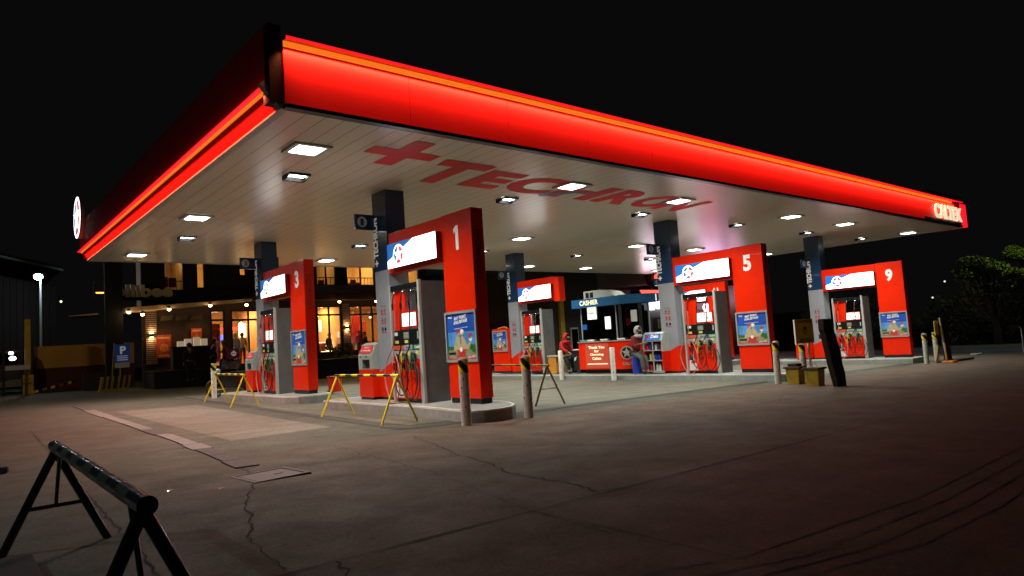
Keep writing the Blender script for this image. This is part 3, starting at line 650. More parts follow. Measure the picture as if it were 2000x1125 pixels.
# red cabinet with a poster beside column 7
x,y=IP('7'); t=empty('poster_cabinet',(x-.05,y+3.63,IZ('7')),'red cabinet carrying a framed poster behind the left bollard','cabinet')
p=MB(); p.box(0,.45,0,1.05,.08,1.78); p.build('body','red',t,bevel=.01); p=MB(); p.box(.02,.43,.02,1.03,0,.08); p.build('plinth','black',t); poster(t,.10,1.02,.86,1.70)
p=MB(); p.tube([(.1,.2,1.80),(.2,.5,1.84),(.2,.9,1.80)],.03,6,0,4); p.build('cloth_roll','orange_box',t)
# ------------------------------------------------------------------ bollards
def bollard(x,y,h,lab,band=True,white=False,r=.08,lean=0):
    t=empty('bollard',(x,y,G(x,y)),lab,'bollard','concrete-filled bollards round the pumps'); t.rotation_euler=(0,lean,0)
    top=h-.13 if band else h
    p=MB(); p.lathe([(r,-.05),(r,.3),(r*.985,.6),(r*.99,h-.23 if band else h-.03)] if band else [(r,-.05),(r*.98,.5),(r,h-.03),(r*.85,h)],n=22); p.build('pipe','bollard_white' if white else 'bollard',t)
    if band:
        p=MB(); n=28; k=10; z0=h-.23;z1=h-.03; rr=r+.0025
        vs=[(rr*math.cos(2*math.pi*i/n),rr*math.sin(2*math.pi*i/n),z0+(z1-z0)*j/k) for j in range(k+1) for i in range(n)]
        for j in range(k):
            for i in range(n): p.add([vs[q] for q in (j*n+i,j*n+(i+1)%n,(j+1)*n+(i+1)%n,(j+1)*n+i)],[(0,1,2,3)],int((i+j*1.1+2)//7)%2,True)
        p.build('striped_band',['yellow','black'],t)
        p=MB(); p.lathe([(r*.99,h-.03),(r*.9,h),(r*.5,h+.012)],n=22); p.build('cap','concrete_light',t)
    p=MB()
    for k in range(4):
        a=random.uniform(2.6,4.8); z=random.uniform(.2,h-.3); s=random.uniform(.008,.02); rr=r+.002
        p.add([(rr*math.cos(a+da),rr*math.sin(a+da),z+dz) for da,dz in((-.12,-s),(.12,-s*.6),(.15,s),(-.05,s*1.6))],[(0,1,2,3)])
    p.build('chip','blackmatte',t)
bollard(6.37,8.82,1.06,'grey bollard with striped band in front of gantry post 1')
bollard(7.62,8.75,1.04,'grey bollard with striped band right of gantry post 1')
bollard(16.0,8.84,1.06,'grey bollard with striped band right of gantry post 5',lean=.03)
bollard(17.0,8.66,.98,'grey bollard with striped band behind the yellow caution sign')
bollard(26.6,9.05,1.05,'paint-chipped bollard with striped band right of gantry post 9')
bollard(27.45,9.0,1.08,'bollard with striped band behind the rusty bar at far right')
bollard(16.62,17.2,1.02,'plain white bollard left of the cashier booth',False,True)
bollard(16.62,14.8,1.06,'plain white bollard in front of the cashier booth',False,True)
bollard(6.72,22.9,1.10,'white bollard with striped band by the parked motorcycle',True,True)
# ------------------------------------------------------------------ barricades
def barricade(a,b,lab,top,leg,H=.80,spread=.34,r=.022,rl=.02,stripes=True,n=9,group=None,mtop=None):
    a=V(a);b=V(b);c=(a+b)/2; L=(b-a).length; rz=math.atan2(b.y-a.y,b.x-a.x)-math.pi/2
    t=empty('barricade',(c.x,c.y,G(c.x,c.y)),lab,'barricade',group,rz)
    p=MB(); ns=n if stripes else 1
    for i in range(ns):
        y0=-L/2-.05+(L+.1)*i/ns; y1=-L/2-.05+(L+.1)*(i+1)/ns
        p.cyl((0,y0,H),(0,y1,H),r,r,16,i%2,caps=(i in(0,ns-1)))
    p.build('top_bar',mtop or [top,'black'],t)
    for e in(-1,1):
        for s in(-1,1):
            p=MB(); p.cyl((0,e*(L/2-.03),H-r*.7),(s*spread,e*L/2,0.0),rl,rl,10); p.build('leg',leg,t)
        f=.42; p=MB(); p.cyl((-spread*(1-f)-0,e*(L/2-.01),H*f),(spread*(1-f),e*(L/2-.01),H*f),rl*.5,rl*.5,8); 
        if not stripes or r>.03: p.cyl((0,e*(L/2-.01),H*f),(0,e*L/2-e*.25,H*.95),rl*.45,rl*.45,8)
        p.build('brace',leg,t)
    return t
GB='yellow striped sawhorse barricades'
barricade((5.97,10.19),(6.07,12.74),'yellow and black barricade in front of pump 1','yellow','yellow',group=GB,r=.024,n=10)
barricade((5.88,17.57),(6.25,21.08),'yellow and black barricade in front of pump 3 and the motorcycle','yellow','yellow',group=GB,n=10,r=.03)
barricade((9.44,10.16),(10.3,13.6),'dull yellow barricade behind the bollard right of gantry 1','yellow_dull','yellow_dull',group=GB,r=.02,n=5)
D('olive_dark',(.030,.026,.008),.4,var=.3,dirt=.4)
barricade((.58,2.85),(.60,5.56),'large dark barricade with faint stripes in the left foreground','steel_dark','blackgloss',H=.67,spread=.30,r=.037,rl=.027,n=13,mtop=['bar_black','olive_dark'])
# foreground blocks
t=empty('concrete_block',(.10,4.95,G(.1,5)),'low dark concrete block at the bottom left corner','block'); p=MB(); p.bbox(-.5,.34,-.6,.26,0,.06,.012); p.build('body','wall_dark',t)
t=empty('concrete_block',(.0,10.2,G(0,10.2)),'flat stone slab at the left edge of the forecourt','block'); p=MB(); p.bbox(-.8,.62,-.30,.35,0,.07,.012); p.build('body','drain',t)
# ------------------------------------------------------------------ cashier booth
z=.0; BX,BY0,BY1=17.12,14.12,16.78; zi=G(17,15.4)+.2
t=empty('cashier_booth',(BX,15.4,zi),'red and blue cashier booth with CASHIER sign and dark windows','booth')
def rr_poly(x0,x1,y0,y1,r,n=8):   # plan with rounded front-right corner
    P=[(x0,y1),(x0,y0+r)]+[(x0+r-r*math.cos(math.pi/2*i/n),y0+r-r*math.sin(math.pi/2*i/n)) for i in range(1,n)]+[(x0+r,y0),(x1,y0),(x1,y1)]
    return P[::-1]
id3=lambda a,b,h:(a,b,h)
p=MB(); p.prism(rr_poly(.12,.85,-1.1,1.25,.6),0,.14,id3); p.build('plinth','blackmatte',t)
p=MB(); P=rr_poly(0,.95,-1.27,1.37,.8); p.prism(P,.13,1.05,id3); p.build('counter','red',t)
p=MB(); p.prism(rr_poly(-.03,.98,-1.30,1.40,.83),1.052,1.085,id3); p.build('counter_top','silver',t)
p=MB(); p.prism(rr_poly(.12,.87,-1.15,1.27,.7),1.086,2.26,id3); p.build('window','glass_dark',t)
p=MB(); p.prism(rr_poly(.2,.8,-1.05,1.2,.55),1.086,1.12,id3); p.box(.72,.8,-1.0,1.2,1.12,2.2); p.build('interior','blackmatte',t)
for a,b in((.105,1.25),(.105,-.35),(.80,-1.16)): p=MB(); p.box(a,a+.045,b-.02,b+.02,1.0855,2.26); p.build('window_post','silver',t)
p=MB(); p.prism(rr_poly(-.10,1.08,-1.42,1.48,.9),2.262,2.55,id3,sm=False); cnp=p.build('roof_band','blue_paint',t)
p=MB(); p.text('CASHIER',(-.10,1.08,2.33),*XM,.86,.17,off=.006,bold=.03); p.build('lettering','pale_glow',cnp)
p=MB(); p.box(.9,.93,-1.44,-1.425,2.30,2.52); p.build('edge_light','white_glow_soft',cnp)
p=MB(); p.box(-.012,-.001,-.02,1.05,.17,1.0); pn=p.build('panel','orangered',t)
p=MB(); 
for i,(s_,w_) in enumerate((('Thank You',.74),('for',.22),('Choosing',.62),('Caltex',.42))): p.text(s_,(-.012,.53+w_/2,.83-i*.125),*XM,w_,.095,off=.004,bold=.035)
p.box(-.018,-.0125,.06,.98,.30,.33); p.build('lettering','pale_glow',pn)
p=MB(); p.disc((0.02,-.78,.62),V((.26,-.966,0)),V((0,0,1)),(0,0),.27,.0,0,24); st=[]
Uc=V((.30,-.954,0)); Oc=V((.01,-.80,.66)); Pm=MB(); emblem(Pm,Oc,Uc,V((0,0,1)),(0,0),.22,.03,0,1,0,0); Pm.build('star_emblem',['blackmatte','emblem_grey'],t)
p=MB(); p.text('CALTEX',(-.01,-.60,.26),V((.26,-.966,0)),V((0,0,1)),.50,.10,off=.03,bold=.03); p.build('brand_lettering','emblem_grey',t)
for y_,z_,w_,h_,lb in((.72,2.05,.42,.42,'wide'),(.02,1.68,.24,.42,'narrow')):
    p=MB(); p.box(.095,.103,y_-w_/2,y_+w_/2,z_-h_/2,z_+h_/2,0); p.box(.093,.095,y_-w_*.3,y_+w_*.3,z_-.01,z_+.01,1); p.build('notice',['white_glow_soft','grey_side'],t)
p=MB(); Un=V((.80,-.6,0)); p.slab([(0,0),(.2,0),(.2,.38),(0,.38)],(.26,-.86,1.66),V((.6,-.8,0)),V((0,0,1)),.008,base=.03); p.build('notice','paper',t)
p=MB(); p.box(.098,.104,1.0,1.22,1.50,1.68); p.build('sticker','blue_print',t)
t2=empty('air_conditioner',(BX+.5,15.75,zi+2.552),'white box unit standing on the roof of the cashier booth','air conditioner')
p=MB(); p.prism([(-.75,0),(.65,0),(.35,.20),(.0,.28),(-.75,.28)][::-1],-.35,.35,lambda a,b,h:(h,-a,b)); p.build('casing','grey_light',t2)
p=MB(); p.box(-.36,-.352,.30,.45,.04,.22); p.box(-.36,-.352,.50,.65,.04,.22); p.build('grille','black',t2)
for i,(y_,m,lb) in enumerate(((16.55,'cyan_plastic','small turquoise cloth at the left end of the booth counter'),(16.2,'white','white folded receipt roll on the booth counter'),(15.6,'paper','white card terminal on the booth counter under the notice'),(14.85,'white','white bag on the counter in front of the bollard'))):
    p=MB(); p.rbox((0,0,.03),(.05,.01,0),(-.02,.13,0),(0,.02,.028)); o=p.build('counter_item',m,bevel=.012); o.location=(BX+.05,y_,zi+1.088); tag(o,lb,'counter item')
# oil cabinet
t=empty('oil_cabinet',(16.98,13.06,zi),'white and red shelf cabinet of oil bottles beside column 5','cabinet'); W=.76
prof=[(0,.05),(.42,.05),(.42,1.18),(.34,1.25),(.2,1.27),(.08,1.22),(.0,1.02)]
for y_ in(0,W-.04): p=MB(); p.prism([(a,b) for a,b in prof if b<.5]+[(.42,.66),(0,.66)],y_,y_+.04,lambda a,b,h:(a,h,b)); p.build('side_panel','red_side',t); p=MB(); p.prism([(0,.665),(.42,.665)]+prof[2:],y_,y_+.04,lambda a,b,h:(a,h,b)); p.build('side_panel','grey_light',t)
p=MB(); p.prism([(.0,.98)]+[(.42,.98)]+prof[2:],.041,W-.041,lambda a,b,h:(a,h,b)); p.build('hood','grey_light',t)
p=MB(); p.box(.38,.42,.041,W-.041,.05,.97); p.build('back','wall_purple',t)
p=MB(); O=V((-.012,W-.08,1.0)); W_=V((.08,0,.20)).normalized(); p.slab([(0,.0),(.60,0),(.60,.2),(0,.2)],O+V((.004,0,.02)),XM[0],W_,.006,0); p.text('Delo',O+W_*.07+V((.004,-.24,.02)),XM[0],W_,.3,.11,m=1,off=.01,bold=.04); p.disc(O+W_*.11+V((.004,-.10,.02)),XM[0],W_,(0,0),.05,.01,2); p.build('label_plate',['blue_print','white_print_glow','red'],t)
p=MB()
for z_ in(.08,.40,.72): p.box(.01,.38,.041,W-.041,z_-.03,z_)
p.build('shelf','silver',t); p=MB(); p.box(-.005,.02,W/2-.015,W/2+.015,.08,.97); p.box(-.01,.0,.0,W,.05,.08); p.build('frame','silver',t)
for z_ in(.08,.40,.72):
    for i in range(6):
        y_=.10+i*.105+(.02 if i>2 else 0); hh=random.uniform(.15,.2); m=random.choice(['blue_plastic','blue_plastic','steel_dark','yellow_sticker','red','pvc_white','navy'])
        p=MB(); p.bbox(-.035,.035,-.035,.035,0,hh,.008); p.cyl((0,0,hh),(0,0,hh+.03),.014,n=8); o=p.build('oil_bottle',m); o.location=(17.08,13.06+y_,zi+z_+.001)
        tag(o,'%s oil bottle on the %s shelf of the cabinet, %s from the right'%({'blue_plastic':'blue','steel_dark':'dark grey','yellow_sticker':'yellow','red':'red','pvc_white':'white','navy':'navy'}[m],{.08:'bottom',.40:'middle',.72:'top'}[z_],['first','second','third','fourth','fifth','sixth'][i]),'bottle','oil bottles in the shelf cabinet')
# stool, bench, bin
t=empty('drum_stool',(16.98,14.10,zi),'blue plastic drum used as a seat beside the oil cabinet','stool'); p=MB(); p.lathe([(.15,0),(.16,.2),(.15,.45),(.15,.60),(.12,.62)],n=18); p.build('drum','blue_plastic',t)
t=empty('bench',(17.25,17.9,zi),'low pale bench beside the pump left of the booth','bench'); p=MB(); p.box(-.2,.2,-.42,.45,.60,.66); p.build('seat','wood_light',t)
p=MB(); p.box(-.18,.18,.02,.42,.0,.598); p.build('box_leg','orange_box',t); p=MB(); p.box(-.17,.17,-.38,-.34,0,.598); p.build('leg','wood_light',t)
t=empty('rubbish_bin',(17.45,17.1,zi),'black rubbish bin with white label left of the cashier booth','bin'); p=MB(); p.prism([(-.18,-.22),(.18,-.22),(.18,.22),(-.18,.22)],0,.74,lambda a,b,h:(a*(1+h*.15),b*(1+h*.15),h)); p.build('body','blackgloss',t)
p=MB(); p.bbox(-.22,.22,-.26,.26,.742,.80,.01); p.build('lid','black',t); p=MB(); p.slab([(0,.06),(.1,.1),(.14,.22),(.04,.18)],(-.205,.07,.36),*XM,.004); p.build('label','paper',t)
p=MB(); p.box(-.1,.1,-.2,.2,.802,.84); o=p.build('newspaper','paper'); o.location=(17.45,17.1,zi); tag(o,'white folded paper lying on the black bin','paper')
t=empty('tyre_gauge_hose',(17.0,17.75,zi),'dark hose looped beneath the pale bench','hose'); p=MB(); p.tube([(0,-.1,.5),(-.1,-.3,.35),(-.05,-.35,.12),(0,-.1,.03),(.05,.15,.03)],.014,8,0,6); p.build('hose','rubber',t)
# ------------------------------------------------------------------ wooden board, buckets, caution sign, stick, right-hand group
t=empty('plank_board',(15.6,7.15,G(15.6,7.15)),'broad dark wooden board standing askew right of gantry 5','board'); p=MB()
p.prism([(-.16,-.02),(.22,.0),(.22,.3),(.13,.5),(.11,.8),(.0,1.0),(-.07,1.18),(-.16,1.30),(-.20,1.53),(-.60,1.54),(-.61,1.3),(-.56,1.22),(-.50,1.0),(-.36,.5)],-.06,.06,lambda a,b,h:(a,h,b)); p.build('plank','wood_dark',t)
p=MB(); p.box(-.20,.15,.061,.10,.25,.37); p.box(-.54,-.15,.061,.10,1.1,1.2); p.build('batten','wood_dark',t)
def bucket(x,y,lab,rope):
    t=empty('bucket',(x,y,G(x,y)),lab,'bucket','rusty yellow square buckets'); p=MB(); sq=[(-.17,-.17),(.17,-.17),(.17,.17),(-.17,.17)]
    p.prism(sq,0,.38,lambda a,b,h:(a*(.86+h*.35),b*(.86+h*.35),h)); p.build('body','yellow_mid',t,bevel=.01)
    p=MB(); p.bbox(-.205,.205,-.205,.205,.382,.43,.01); p.build('lid','wood_dark',t)
    if rope:
        p=MB(); p.tube([(-.06,0,.43),(-.04,.02,.8),(-.02,.05,1.05)],.005,5); p.tube([(.14,0,.43),(.13,.05,.65),(-.02,.05,1.05)],.004,5); p.build('string','rubber',t)
    else: p=MB(); p.box(-.12,.12,-.12,.12,.432,.50); p.build('handle','blackmatte',t)
bucket(16.15,8.45,'yellow bucket with dark lid between the two bollards right of gantry 5',False); bucket(15.65,7.72,'yellow bucket with thin string beside the leaning dark board',True)
t=empty('caution_sign',(17.1,8.50,G(17.1,8.5)),'yellow caution sign on a slim post right of gantry 5','sign',rz=-.35)
p=MB(); p.cyl((0,0.02,0),(-.02,.02,1.05),.028,n=10); p.build('post','pvc_white',t); p=MB(); p.box(-.40,.16,-.02,.0,.98,1.60); p.build('board','yellow',t); p=MB(); p.box(-.44,-.40,-.03,.02,.96,1.60); p.build('edge','pvc_white',t)
p=MB(); O=(-.36,-.0205,1.0); p.text('CAUTION',(-.34,-.0205,1.50),*YM,.44,.065,off=.003,bold=.03); p.flat([(.20,.40),(.29,.40),(.25,.28)],O,*YM,.003); p.tube([(-.18,-.024,1.36),(-.16,-.024,1.26),(-.12,-.024,1.2),(-.08,-.024,1.26),(-.06,-.024,1.36)],.006,5); p.box(-.30,.06,-.024,-.021,1.08,1.10); p.box(-.32,.08,-.024,-.021,1.03,1.05); p.build('lettering','black',t)
t=empty('curved_stick',(17.35,9.6,G(17.35,9.6)),'thin pale curved stick behind the bollard right of gantry 5','stick'); p=MB(); p.tube([(.12,0,0),(.10,0,.35),(.0,0,.7),(-.12,0,1.0)],.018,6,0,5); p.cyl((.12,0,0),(.12,0,.05),.12,n=12); p.build('stick','wood_light',t)
t=empty('sign_stack',(27.6,8.75,G(27.6,8.75)),'yellow signs stacked behind a white-edged board by the farthest bollard','sign')
p=MB(); p.prism([(-.10,0),(.55,0),(.22,1.58),(-.36,1.58)],-.03,.03,lambda a,b,h:(a,h,b)); p.build('board','wall_dark',t); p=MB(); p.prism([(-.15,0),(-.02,0),(-.30,1.60),(-.41,1.60)],-.06,-.032,lambda a,b,h:(a,h,b)); p.build('edge','pvc_white',t)
p=MB(); p.box(-.66,-.30,.05,.07,.98,1.50); p.build('board','yellow',t); p=MB(); p.box(.18,.36,.05,.07,.98,1.50); p.build('board','yellow',t)
p=MB(); p.rbox((-.30,-.10,.35),(.018,0,0),(0,.018,0),(-.01,0,.36)); p.rbox((-.55,.1,.3),(.07,0,0),(0,.02,0),(.18,0,.32)); p.build('stand','yellow_dull',t); p=MB(); p.bbox(-.45,.05,-.35,.05,0,.06,.01); p.build('base','orange_box',t)
t=empty('timber_strip',(28.3,8.7,G(28.3,8.7)),'dark timber strip lying on the concrete at far right','timber'); p=MB(); p.rbox((0,0,.04),(1.0,-.25,0),(.03,.09,0),(0,0,.035)); p.build('plank','wood_dark',t)
# ------------------------------------------------------------------ motorcycle behind barricade, red wheeled bin
t=empty('motorcycle',(7.25,23.35,G(7.2,23.3)),'black parked motorcycle behind the far left barricade','motorcycle',rz=-.25)
for x_ in(-.35,.80):
    p=MB(); 
    for k in range(20):
        a=2*math.pi*k/20;b=2*math.pi*(k+1)/20
        p.tube([(x_+.26*math.cos(a),0,.30+.26*math.sin(a)),(x_+.26*math.cos(b),0,.30+.26*math.sin(b))],.045,8)
    w1=p.build('wheel','rubber',t); p=MB(); p.cyl((x_,-.03,.30),(x_,.03,.30),.05,n=12)
    for k in range(6): a=math.pi*k/3; p.cyl((x_,0,.30),(x_+.24*math.cos(a),0,.30+.24*math.sin(a)),.008,n=6)
    p.build('rim','chrome',w1)
p=MB(); p.prism([(-.1,.35),(.55,.35),(.62,.6),(.35,.68),(.15,.80),(-.22,.75),(-.15,.55)],-.11,.11,lambda a,b,h:(a,h,b)); p.build('body','blackgloss',t,bevel=.02)
p=MB(); p.prism([(.15,.81),(.35,.70),(.85,.74),(.95,.84),(.6,.80)],-.10,.10,lambda a,b,h:(a,h,b)); p.build('seat','rubber',t,bevel=.02)
p=MB(); p.tube([(-.35,0,.3),(-.18,0,.78),(-.12,0,1.0)],.025,8); p.tube([(-.02,-.32,1.03),(-.12,-.1,1.02),(-.12,.1,1.02),(-.02,.32,1.03)],.015,8,0,3); p.build('handlebar','steel_dark',t)
p=MB(); p.ball((-.25,0,.85),(.08,.09,.09)); p.build('headlight','silver',t); p=MB(); p.tube([(.1,-.14,.35),(.5,-.16,.3),(.95,-.16,.38)],.035,8); p.build('exhaust','steel_dark',t)
t=empty('wheeled_bin',(9.47,20.0,G(9.4,20)),'small red wheeled bin on the concrete left of pump 1','bin'); p=MB(); p.prism([(-.17,-.17),(.17,-.17),(.17,.17),(-.17,.17)],.06,.50,lambda a,b,h:(a*(.85+h*.3),b*(.85+h*.3),h)); p.build('body','red_side',t,bevel=.02)
p=MB(); p.bbox(-.19,.19,-.19,.19,.502,.55,.015); p.build('lid','red_dark',t); p=MB(); p.cyl((-.18,-.12,.06),(-.18,.12,.06),.06,n=12); p.build('wheel','rubber',t)
# ------------------------------------------------------------------ people
def skin(name,J,E,m,parent,root=0,sub=1):
    me=bpy.data.meshes.new(name); names=list(J); me.from_pydata([J[k][:3] for k in names],[(names.index(a),names.index(b)) for a,b in E],[])
    o=bpy.data.objects.new(name,me); C.objects.link(o); mo=o.modifiers.new('s','SKIN'); mo.use_smooth_shade=True
    if sub: s2=o.modifiers.new('u','SUBSURF'); s2.levels=sub; s2.render_levels=sub
    for i,k in enumerate(names):
        d=me.skin_vertices[0].data[i]; r=J[k][3]; d.radius=(r,r); d.use_root=(i==root)
    bpy.context.view_layer.update(); dg=bpy.context.evaluated_depsgraph_get(); nm=bpy.data.meshes.new_from_object(o.evaluated_get(dg)); nm.name=name
    bpy.data.objects.remove(o); nm.materials.clear(); nm.materials.append(M[m]); nm.polygons.foreach_set('material_index',[0]*len(nm.polygons)); nm.polygons.foreach_set('use_smooth',[True]*len(nm.polygons))
    o=bpy.data.objects.new(name,nm); C.objects.link(o); o.parent=parent; return o
def person(loc,rz,lab,top='cloth_red',legs='cloth_grey',head='hair',hood=None,pose='stand',scale=1,arm='down',mask=False,skirt=None,cap=None,bend=0,group=None):
    t=empty('person',loc,lab,'person',group,rz); t.scale=(scale,)*3      # faces local +x
    if pose=='stand': hz,kn,an,kx,ax_=.88,.48,.07,.02,.0
    else: hz,kn,an,kx,ax_=.66,.50,.07,.36,.40
    b=bend; ch=(.02+b*.25,0,hz+.42-b*.10,.125); nk=(.04+b*.40,0,hz+.58-b*.14,.055); hd=(.07+b*.50,0,hz+.70-b*.18,.092); tp=(.07+b*.54,0,hz+.80-b*.18,.075)
    J={'pel':(0,0,hz,.12),'wst':(.01+b*.1,0,hz+.18,.108),'ch':ch,'nk':nk,'hd':hd,'tp':tp,'nose':(hd[0]+.105,0,hd[2]-.01,.014)}
    E=[('pel','wst'),('wst','ch'),('ch','nk'),('nk','hd'),('hd','tp'),('hd','nose')]
    for s,q in((1,'l'),(-1,'r')):
        sh=(ch[0],s*.175,ch[2]+.07,.052)
        if arm=='down': el=(ch[0]-.02,s*.23,ch[2]-.20,.042); wr=(ch[0]+.08,s*.24,ch[2]-.43,.030); d=V((.1,0,-1))
        elif arm=='front': el=(ch[0]+.08,s*.21,ch[2]-.20,.042); wr=(ch[0]+.30,s*.07,ch[2]-.12,.030); d=V((1,-s*.25,.15))
        else: el=(ch[0]+.14,s*.21,ch[2]-.16,.042); wr=(ch[0]+.36,s*.14,ch[2]-.28,.030); d=V((.8,-s*.2,-.5))
        d.normalize(); sd=V((0,s,0)).cross(d).normalized()
        J['sh'+q]=sh;J['el'+q]=el;J['wr'+q]=wr; w_=V(wr[:3]); pm=w_+d*.07; J['pm'+q]=(*pm,.030)
        E+=[('ch','sh'+q),('sh'+q,'el'+q),('el'+q,'wr'+q),('wr'+q,'pm'+q)]
        lat=d.cross(V((0,0,1)) if abs(d.z)<.7 else V((1,0,0))).normalized()
        for f in range(4):
            k='f%d%s'%(f,q); J[k+'a']=(*(pm+d*(.035+.006*(f in(1,2)))+lat*(f-1.5)*.017),.0085); J[k+'b']=(*(pm+d*(.06+.008*(f in(1,2)))+lat*(f-1.5)*.019+V((0,0,-.018))),.0075); E+=[('pm'+q,k+'a'),(k+'a',k+'b')]
        J['th'+q]=(*(w_+d*.05+lat*s*.045),.0095); E.append(('pm'+q,'th'+q))
        hp=(0,s*.085,hz-.04,.088); kx2=kx; J['hp'+q]=hp; J['kn'+q]=(kx,s*.10,kn,.056); J['an'+q]=(ax_,s*.10,an,.036); J['to'+q]=(ax_+.15,s*.12,.03,.028); E+=[('pel','hp'+q),('hp'+q,'kn'+q),('kn'+q,'an'+q),('an'+q,'to'+q)]
    skin('body',J,E,'skin',t)
    g=lambda k,f=1.22,a=.012:(*J[k][:3],J[k][3]*f+a)
    JJ={'ch':g('ch'),'wst':g('wst'),'pel':g('pel',1.05,.02)}; EE=[('ch','wst'),('wst','pel')]
    for q in 'lr':
        JJ['sh'+q]=g('sh'+q);JJ['el'+q]=g('el'+q); w_=V(J['wr'+q][:3]).lerp(V(J['el'+q][:3]),.12); JJ['wr'+q]=(*w_,.046); EE+=[('ch','sh'+q),('sh'+q,'el'+q),('el'+q,'wr'+q)]
    JJ['nk']=(nk[0],0,nk[2]-.04,.075); EE.append(('ch','nk'))
    skin('jacket',JJ,EE,top,t)
    JJ={'pel':g('pel',1.0,.012)};EE=[]
    for q in 'lr': JJ['hp'+q]=g('hp'+q,1.05);JJ['kn'+q]=g('kn'+q,1.2);JJ['an'+q]=(*J['an'+q][:2],J['an'+q][2]+.04,.055); EE+=[('pel','hp'+q),('hp'+q,'kn'+q),('kn'+q,'an'+q)]
    skin('trousers',JJ,EE,legs,t)
    hc=V(hd[:3])+V((0,0,.035))
    if hood: p=MB(); p.ball(hc+V((-.015,0,.0)),(.145,.130,.165),16,12,0,lambda c:c.x<.50); p.ball(hc+V((-.02,0,-.17)),(.13,.15,.08),14,8); p.build('hood',hood,t)
    elif head: p=MB(); p.ball(hc+V((-.015,0,.02)),(.115,.108,.125),14,10,0,lambda c:c.z>.15 or c.x<-.25); p.build('hair',head,t)
    if cap: p=MB(); p.ball(hc+V((0,0,.03)),(.122,.115,.11),14,10,0,lambda c:c.z>.1); p.rbox(hc+V((.14,0,.05)),(.06,0,0),(0,.08,0),(0,0,.006)); p.build('cap',cap,t)
    if mask: p=MB(); p.ball(hc+V((.045,0,-.055)),(.075,.08,.06),12,8); p.build('face_mask','cloth_black',t)
    p=MB()
    for s in(-1,1): p=MB(); p.ball(hc+V((.088,s*.035,.0)),.013,8,6); p.build('eye','white',t)
    for s in(-1,1): p=MB(); p.ball((ax_+.07,s*.115,.045),(.14,.055,.05),10,6); p.build('shoe','black',t)
    if skirt: p=MB(); p.lathe([(.17,hz+.05),(.21,hz-.2),(.24,hz-.42)],n=14); p.build('coat_skirt',skirt,t)
    return t
person((16.98,14.12,zi),-math.pi/2-.15,'person in white hood and maroon jacket leaning by the oil cabinet','cloth_maroon','cloth_grey',hood='cloth_white',pose='sit',arm='front',mask=True,scale=1.0,bend=.25)
person((17.25,17.75,zi),-math.pi/2,'person in bright red hooded jacket seated on the pale bench','cloth_red','cloth_black',hood='cloth_red',pose='sit',arm='reach',mask=True,scale=.98,bend=.45)
# ------------------------------------------------------------------ restaurant behind
YF=37.; FZ=.95
def holes(x0,x1,z0,z1,H):
    xs=sorted({x0,x1}|{h[0] for h in H}|{h[1] for h in H}); zs=sorted({z0,z1}|{h[2] for h in H}|{h[3] for h in H}); out=[]
    for i in range(len(xs)-1):
        run=None
        for j in range(len(zs)-1):
            cx=(xs[i]+xs[i+1])/2;cz=(zs[j]+zs[j+1])/2
            solid=x0<cx<x1 and z0<cz<z1 and not any(h[0]<cx<h[1] and h[2]<cz<h[3] for h in H)
            if solid: run=[run[0] if run else zs[j],zs[j+1]]
            if (not solid or j==len(zs)-2) and run: out.append((xs[i],xs[i+1],run[0],run[1])); run=None
    return out
def restaurant_clutter():
    for i,(x_,z_) in enumerate(((11.1,3.5),(12.6,3.6),(13.2,3.3),(14.6,3.5),(15.6,3.5),(16.9,3.35),(17.8,3.55),(19.0,3.4),(20.2,3.6),(21.4,3.4),(25,3.5),(27,3.5))):
        p=MB(); p.cyl((x_,YF+2.6,z_),(x_,YF+2.6,4.1),.012,n=5); p.cyl((x_,YF+2.6,z_+.05),(x_,YF+2.6,z_+.2),.13,.05,10); h=rb(p,'pendant_lamp','blackmatte'); p=MB(); p.ball((x_,YF+2.6,z_+.03),.07,8,6); rb(p,'pendant_bulb','lamp_warm',h)
    for i,(x0,x1,z0,z1,m) in enumerate(((14.1,15.0,2.2,3.3,'mural2'),(15.2,16.0,2.0,3.0,'mural'),(16.7,17.2,2.4,3.2,'mural2'),(18.75,19.4,2.3,3.2,'cream'),(19.5,20.6,3.05,3.3,'red_glow'),(21.0,22.0,2.2,3.2,'mural'),(24,25.6,2,3.2,'mural2'),(11.9,12.3,2.7,3.4,'white_glow_dim'))):
        p=MB(); p.box(x0,x1,YF+4.9-.3*(i%3),YF+4.94-.3*(i%3),z0,z1); rb(p,'wall_picture',m)
    for i in range(18):
        x_=14.1+i*.48+random.uniform(-.1,.1)
        if 18.15<x_<18.65: continue
        p=MB(); p.bbox(x_-.2,x_+.2,YF+1.0+.35*(i%3),YF+1.06+.35*(i%3),FZ+.45,FZ+.95,.02); rb(p,'chair_back','mural2' if i%3 else 'red_side')
    for i in range(9):
        x_=(16.8,17.1,17.5,17.75,18.9,19.3,19.9,15,15.6)[i]; p=MB(); p.cyl((x_,YF+1.5,1.76),(x_,YF+1.5,1.76+.1+.1*(i%2)),.04,n=8); rb(p,'tableware','white_glow_dim')
    for a,b,z0 in((12.4,13.5,4.32),(8.5,9.6,4.95),(14.4,20.4,5.22)):
        p=MB(); p.box(a,b,YF-.08,YF-.05,z0+.42,z0+.46)
        n=int((b-a)/.22)
        for i in range(n+1): p.box(a+i*.22,a+i*.22+.02,YF-.08,YF-.06,z0,z0+.42)
        rb(p,'balcony_rail','steel_dark')
    for i,x_ in enumerate((8.9,9.3,10.3,15.0,17.0,17.5,19.0,19.6,22)):
        p=MB(); p.box(x_-.18,x_+.18,YF+1.2,YF+1.28,5.2,5.75-.05*(i%3)); p.ball((x_+.3,YF+2,6.7),.09,8,6,1); rb(p,'upper_furniture',['red_dark','lamp_warm'])
